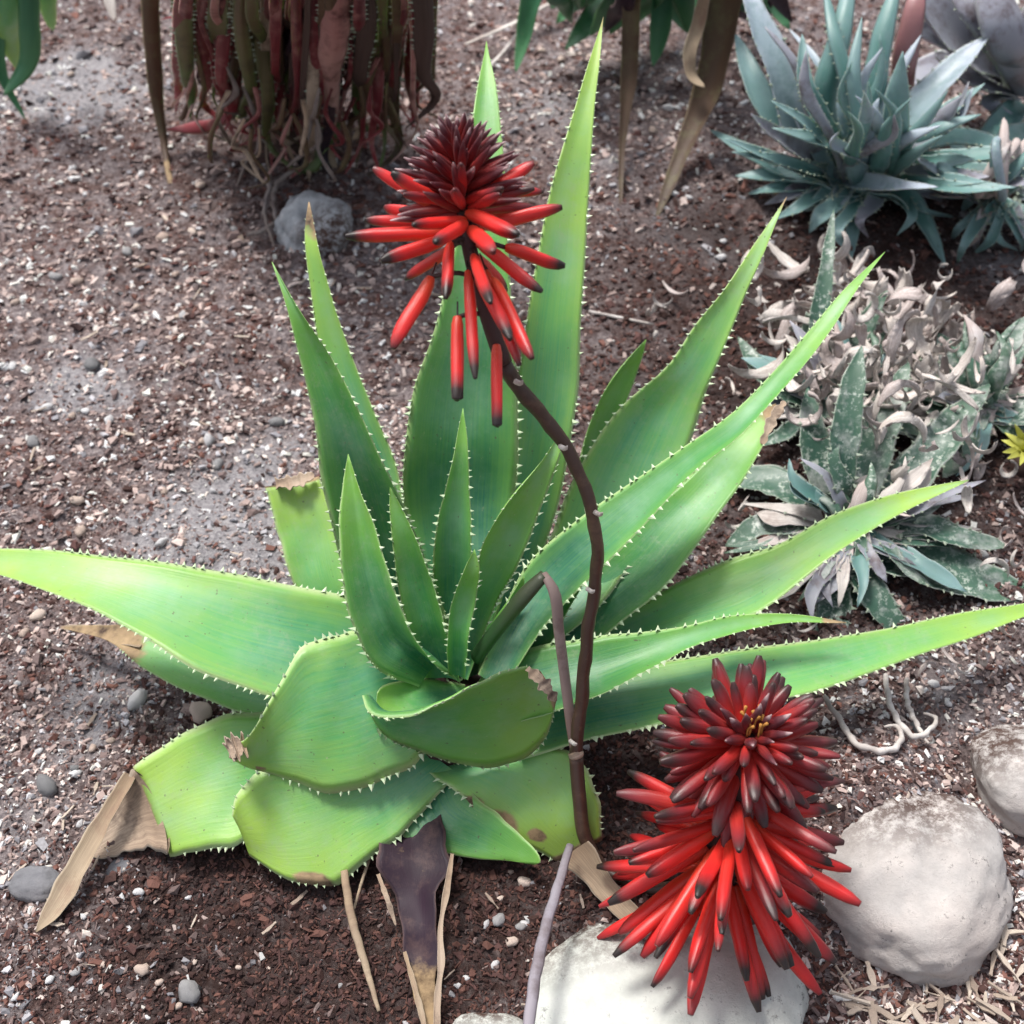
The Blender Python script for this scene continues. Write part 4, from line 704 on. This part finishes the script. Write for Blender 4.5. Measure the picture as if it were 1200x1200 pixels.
# grey purple aloe, far right
ga_ = plant('grey_aloe', 1200, 95, 'dusty grey violet aloe with broad leaves beyond the blue one', r=.035, h=.06)
for L in ([(1195,95,.05,30),(1150,60,.12,44),(1115,40,.15,34),(1060,30,.16,8)], [(1200,90,.05,30),(1130,70,.09,36),(1075,85,.09,26),(1035,110,.07,6)], [(1190,85,.06,30),(1120,30,.16,46),(1085,-20,.20,40),(1060,-60,.22,8)], [(1200,80,.07,34),(1170,20,.18,50),(1150,-40,.22,30)], [(1205,85,.06,34),(1220,20,.17,50),(1240,-40,.22,20)],
          [(1195,100,.05,26),(1140,80,.10,34),(1095,62,.12,10)], [(1200,105,.04,30),(1180,60,.12,44),(1145,20,.17,34),(1110,-10,.2,8)], [(1195,105,.04,22),(1160,120,.045,22),(1200,148,.02,8)]):
    leafc(L, M_GREY, ga_, conc=.35, **TB)
for L in ([(1200,115,.03,24),(1160,160,.04,28),(1130,190,.02,6)], [(1215,150,.04,24),(1175,175,.06,34),(1150,215,.04,24),(1125,250,.02,5)], [(1230,170,.04,24),(1190,195,.05,34),(1150,190,.05,24),(1110,165,.04,5)], [(1220,200,.03,24),(1185,225,.035,30),(1140,235,.02,6)]):
    leafc(L, M_BLUE, ga_, conc=.35, **TB)
leafc([(1060,115,.06,20),(1062,60,.16,30),(1072,10,.2,26),(1080,-40,.22,6)], leaf_mat('pink_leaf', (.30, .12, .13, 1), (.36, .16, .17, 1), (.3, .14, .14, 1), (.3, .2, .2, 1)), ga_, label='pinkish drying leaf')
# withered red aloe, top left
ra = plant('withered_aloe', 335, 160, 'withered dark red aloe with drooping crinkled leaves and bare lower stem', r=.05, h=.03)
b = ra.location
tube('trunk', [b + Vector((.01, .04, -.01)), b + Vector((.01, .05, .12)), b + Vector((0, .06, .28)), b + Vector((0, .07, .45))], [.045, .05, .07, .08], M_BARK, ra, 20, 14)
rr2 = random.Random(17)
M_PINK = leaf_mat('pinkish_withered_leaf', (.20, .075, .07, 1), (.34, .14, .13, 1), (.48, .30, .26, 1), (.65, .50, .46, 1), blotch=(.10, .03, .03, 1), rough=.5)
M_OLIVE = leaf_mat('olive_withered_leaf', (.10, .04, .03, 1), (.11, .09, .035, 1), (.09, .15, .045, 1), (.28, .25, .14, 1), blotch=(.06, .05, .025, 1), rough=.5)
for i in range(150):
    x0 = rr2.uniform(210, 500); f_ = (x0 - 355) / 145; zt = rr2.uniform(.24, .36); drop = rr2.uniform(60, 235) - 55 * abs(f_ - .15); wd = rr2.uniform(6, 17) if i % 3 else rr2.uniform(14, 26); sw = rr2.uniform(-24, 24) - f_ * 14
    z_end = max(.012, float(np.interp(drop, [40, 215], [.15, .012])) + rr2.uniform(-.015, .02))
    L = [(x0 - f_ * 10, -60, zt, wd * .8), (x0 + rr2.uniform(-10, 10), -5 + drop * .15, zt * .7 + z_end * .3, wd), (x0 + sw * .4, drop * .6, zt * .35 + z_end * .65, wd * .75), (x0 + sw * .6 + rr2.uniform(-8, 8), drop * .9, z_end + .012, wd * .35), (x0 + sw * 1.4 + rr2.uniform(-20, 20), drop + rr2.uniform(0, 14), z_end, 4)]
    leafc(L, rr2.choice((M_RED, M_RED, M_RED, M_RED, M_RED, M_PINK, M_BROWN, M_OLIVE, M_DEAD, M_BARK, M_BARK, M_TORN)), ra, conc=rr2.uniform(-.3, .8), thick=.03, wav=.05, fold=rr2.choice((0, .6)), n=20, teeth=M_TOOTH_D if i % 3 == 0 else None, tooth=(.010, .0045))
leafc([(365,-60,.32,44),(370,20,.24,40),(372,100,.14,28),(380,160,.065,20),(368,196,.035,14),(335,202,.025,4)], M_OLIVE, ra, conc=.7, thick=.3, wav=.05, teeth=M_TOOTH_D, tooth=(.010, .0045), label='long olive green hanging leaf with curled tip')
leafc([(398,-60,.34,44),(394,20,.26,40),(386,90,.17,28),(392,150,.09,8)], M_PINK, ra, conc=.7, thick=.3, wav=.05, teeth=M_TOOTH_D, tooth=(.010, .0055))
leafc([(262,-60,.32,46),(264,10,.24,42),(268,80,.15,34),(266,135,.08,18),(228,152,.045,12),(195,152,.04,4)], M_RED, ra, conc=.7, thick=.3, wav=.06, teeth=M_TOOTH_D, tooth=(.010, .0055), label='dark red leaf bent sideways at its pink tip')
for i in range(46):
    x0 = rr2.gauss(355, 60); y0 = rr2.uniform(60, 150); z0_ = rr2.uniform(.05, .14)
    leafc([(x0, y0, z0_ + .05, rr2.uniform(3, 7)), (x0 + rr2.uniform(-14, 14), y0 + 28, z0_ + .02, rr2.uniform(3, 8)), (x0 + rr2.uniform(-22, 22), y0 + rr2.uniform(40, 66), max(.01, z0_ - .02), rr2.uniform(3, 7)), (x0 + rr2.uniform(-34, 34), y0 + rr2.uniform(50, 78), max(.006, z0_ - .035), 3)], rr2.choice((M_TORN, M_PINK, M_DARKROOT, M_RED, M_BROWN)), ra, name='withered_leaf', conc=.5, wav=.1, n=16)
leafc([(178,-60,.28,22),(176,0,.21,22),(180,70,.13,20),(186,130,.06,14),(192,165,.03,9),(198,205,.012,7),(210,238,.006,6),(228,254,.003,3)], M_BROWN, ra, conc=.5, thick=.25, wav=.04, dry=.74, dryw=.1, n=40, label='long single drooping leaf with bleached tip')
leafc([(510,-60,.26,12),(508,20,.17,9),(507,80,.10,7),(506,128,.05,4)], M_BROWN, ra, conc=.5, label='thin hanging brown leaf')
for L in ([(300,60,.15,10),(305,95,.10,10),(285,130,.06,8),(275,145,.05,3)], [(340,130,.09,9),(335,165,.06,8),(345,190,.04,3)], [(392,100,.12,9),(400,130,.09,8),(415,142,.07,3)], [(420,60,.15,10),(425,95,.11,9),(428,115,.09,3)], [(385,170,.05,8),(392,195,.035,7),(398,210,.03,3)], [(440,140,.06,9),(420,155,.04,8),(412,175,.03,4)]):
    leafc(L, M_TAN, ra, name='withered_leaf', conc=.4, wav=.06)
# plant at the left edge
lp = plant('strap_plant', 15, 10, 'dark green drooping leafed plant left of the withered red aloe', 'plant', .03, .05)
for L, m_ in (([(30,-60,.22,26),(34,20,.14,26),(30,80,.07,22),(5,112,.04,8)], M_STRAP), ([(0,-60,.22,40),(8,0,.16,36),(12,50,.09,24),(20,82,.05,5)], M_ALOE_PALE), ([(60,-60,.2,26),(55,0,.13,24),(62,35,.08,8)], M_ALOE_PALE), ([(-30,-60,.2,36),(-10,30,.12,30),(5,95,.05,12),(30,140,.012,4)], M_STRAP)):
    leafc(L, m_, lp, conc=.4)
leafc([(130,-40,.08,16),(128,0,.05,14),(134,24,.03,5)], M_PALE, lp, name='withered_leaf')
# strap-leaved plant, top middle, with two long brown hanging leaves
tp = plant('strap_plant', 770, -45, 'dark strap leaved plant with long brown leaves hanging to the soil', 'plant', .04, .08)
for L in ([(645,-60,.16,24),(622,0,.10,24),(612,50,.05,16),(604,85,.02,4)], [(760,-70,.14,34),(715,-5,.10,34),(690,25,.08,26),(662,58,.05,5)], [(772,-60,.17,26),(776,0,.11,26),(772,45,.07,22),(765,78,.04,5)], [(740,-70,.2,30),(735,-20,.15,30),(725,20,.10,24),(715,40,.08,6)], [(790,-60,.18,30),(800,-10,.12,30),(808,40,.06,8)], [(830,-70,.16,30),(822,-20,.11,28),(800,20,.07,6)], [(700,-70,.16,30),(672,-20,.12,28),(645,10,.09,6)]):
    leafc(L, M_STRAP, tp, conc=.4)
for i in range(34):  # extra leaves, mostly out of view, added to deepen the shade at the top
    x0 = rr2.uniform(655, 900); yb = rr2.uniform(-70, -20); ln = rr2.uniform(20, 75); sw = rr2.uniform(-40, 40); z0_ = rr2.uniform(.10, .26)
    leafc([(770 + (x0 - 770) * .8, yb - 30, z0_, 22), (x0, yb + ln * .4, z0_ * .8, rr2.uniform(22, 34)), (x0 + sw * .5, yb + ln * .8, z0_ * .55, 20), (x0 + sw, yb + ln + 12, z0_ * .35, 4)], rr2.choice((M_STRAP, M_STRAP, M_DEAD)), tp, conc=.4, n=14)
leafc([(742,-70,.24,22),(740,0,.18,22),(737,90,.10,19),(730,160,.05,9),(727,255,.006,4)], M_BROWN, tp, conc=.5, thick=.2, wav=.05)
leafc([(855,-70,.26,44),(848,0,.19,42),(830,100,.10,32),(802,170,.05,20),(768,258,.006,7)], M_BROWN, tp, conc=.5, thick=.2, wav=.05)
leafc([(828,-20,.21,14),(818,30,.16,16),(808,65,.13,16),(812,90,.11,12),(826,102,.105,5)], M_TAN, tp, name='withered_leaf', conc=.4)
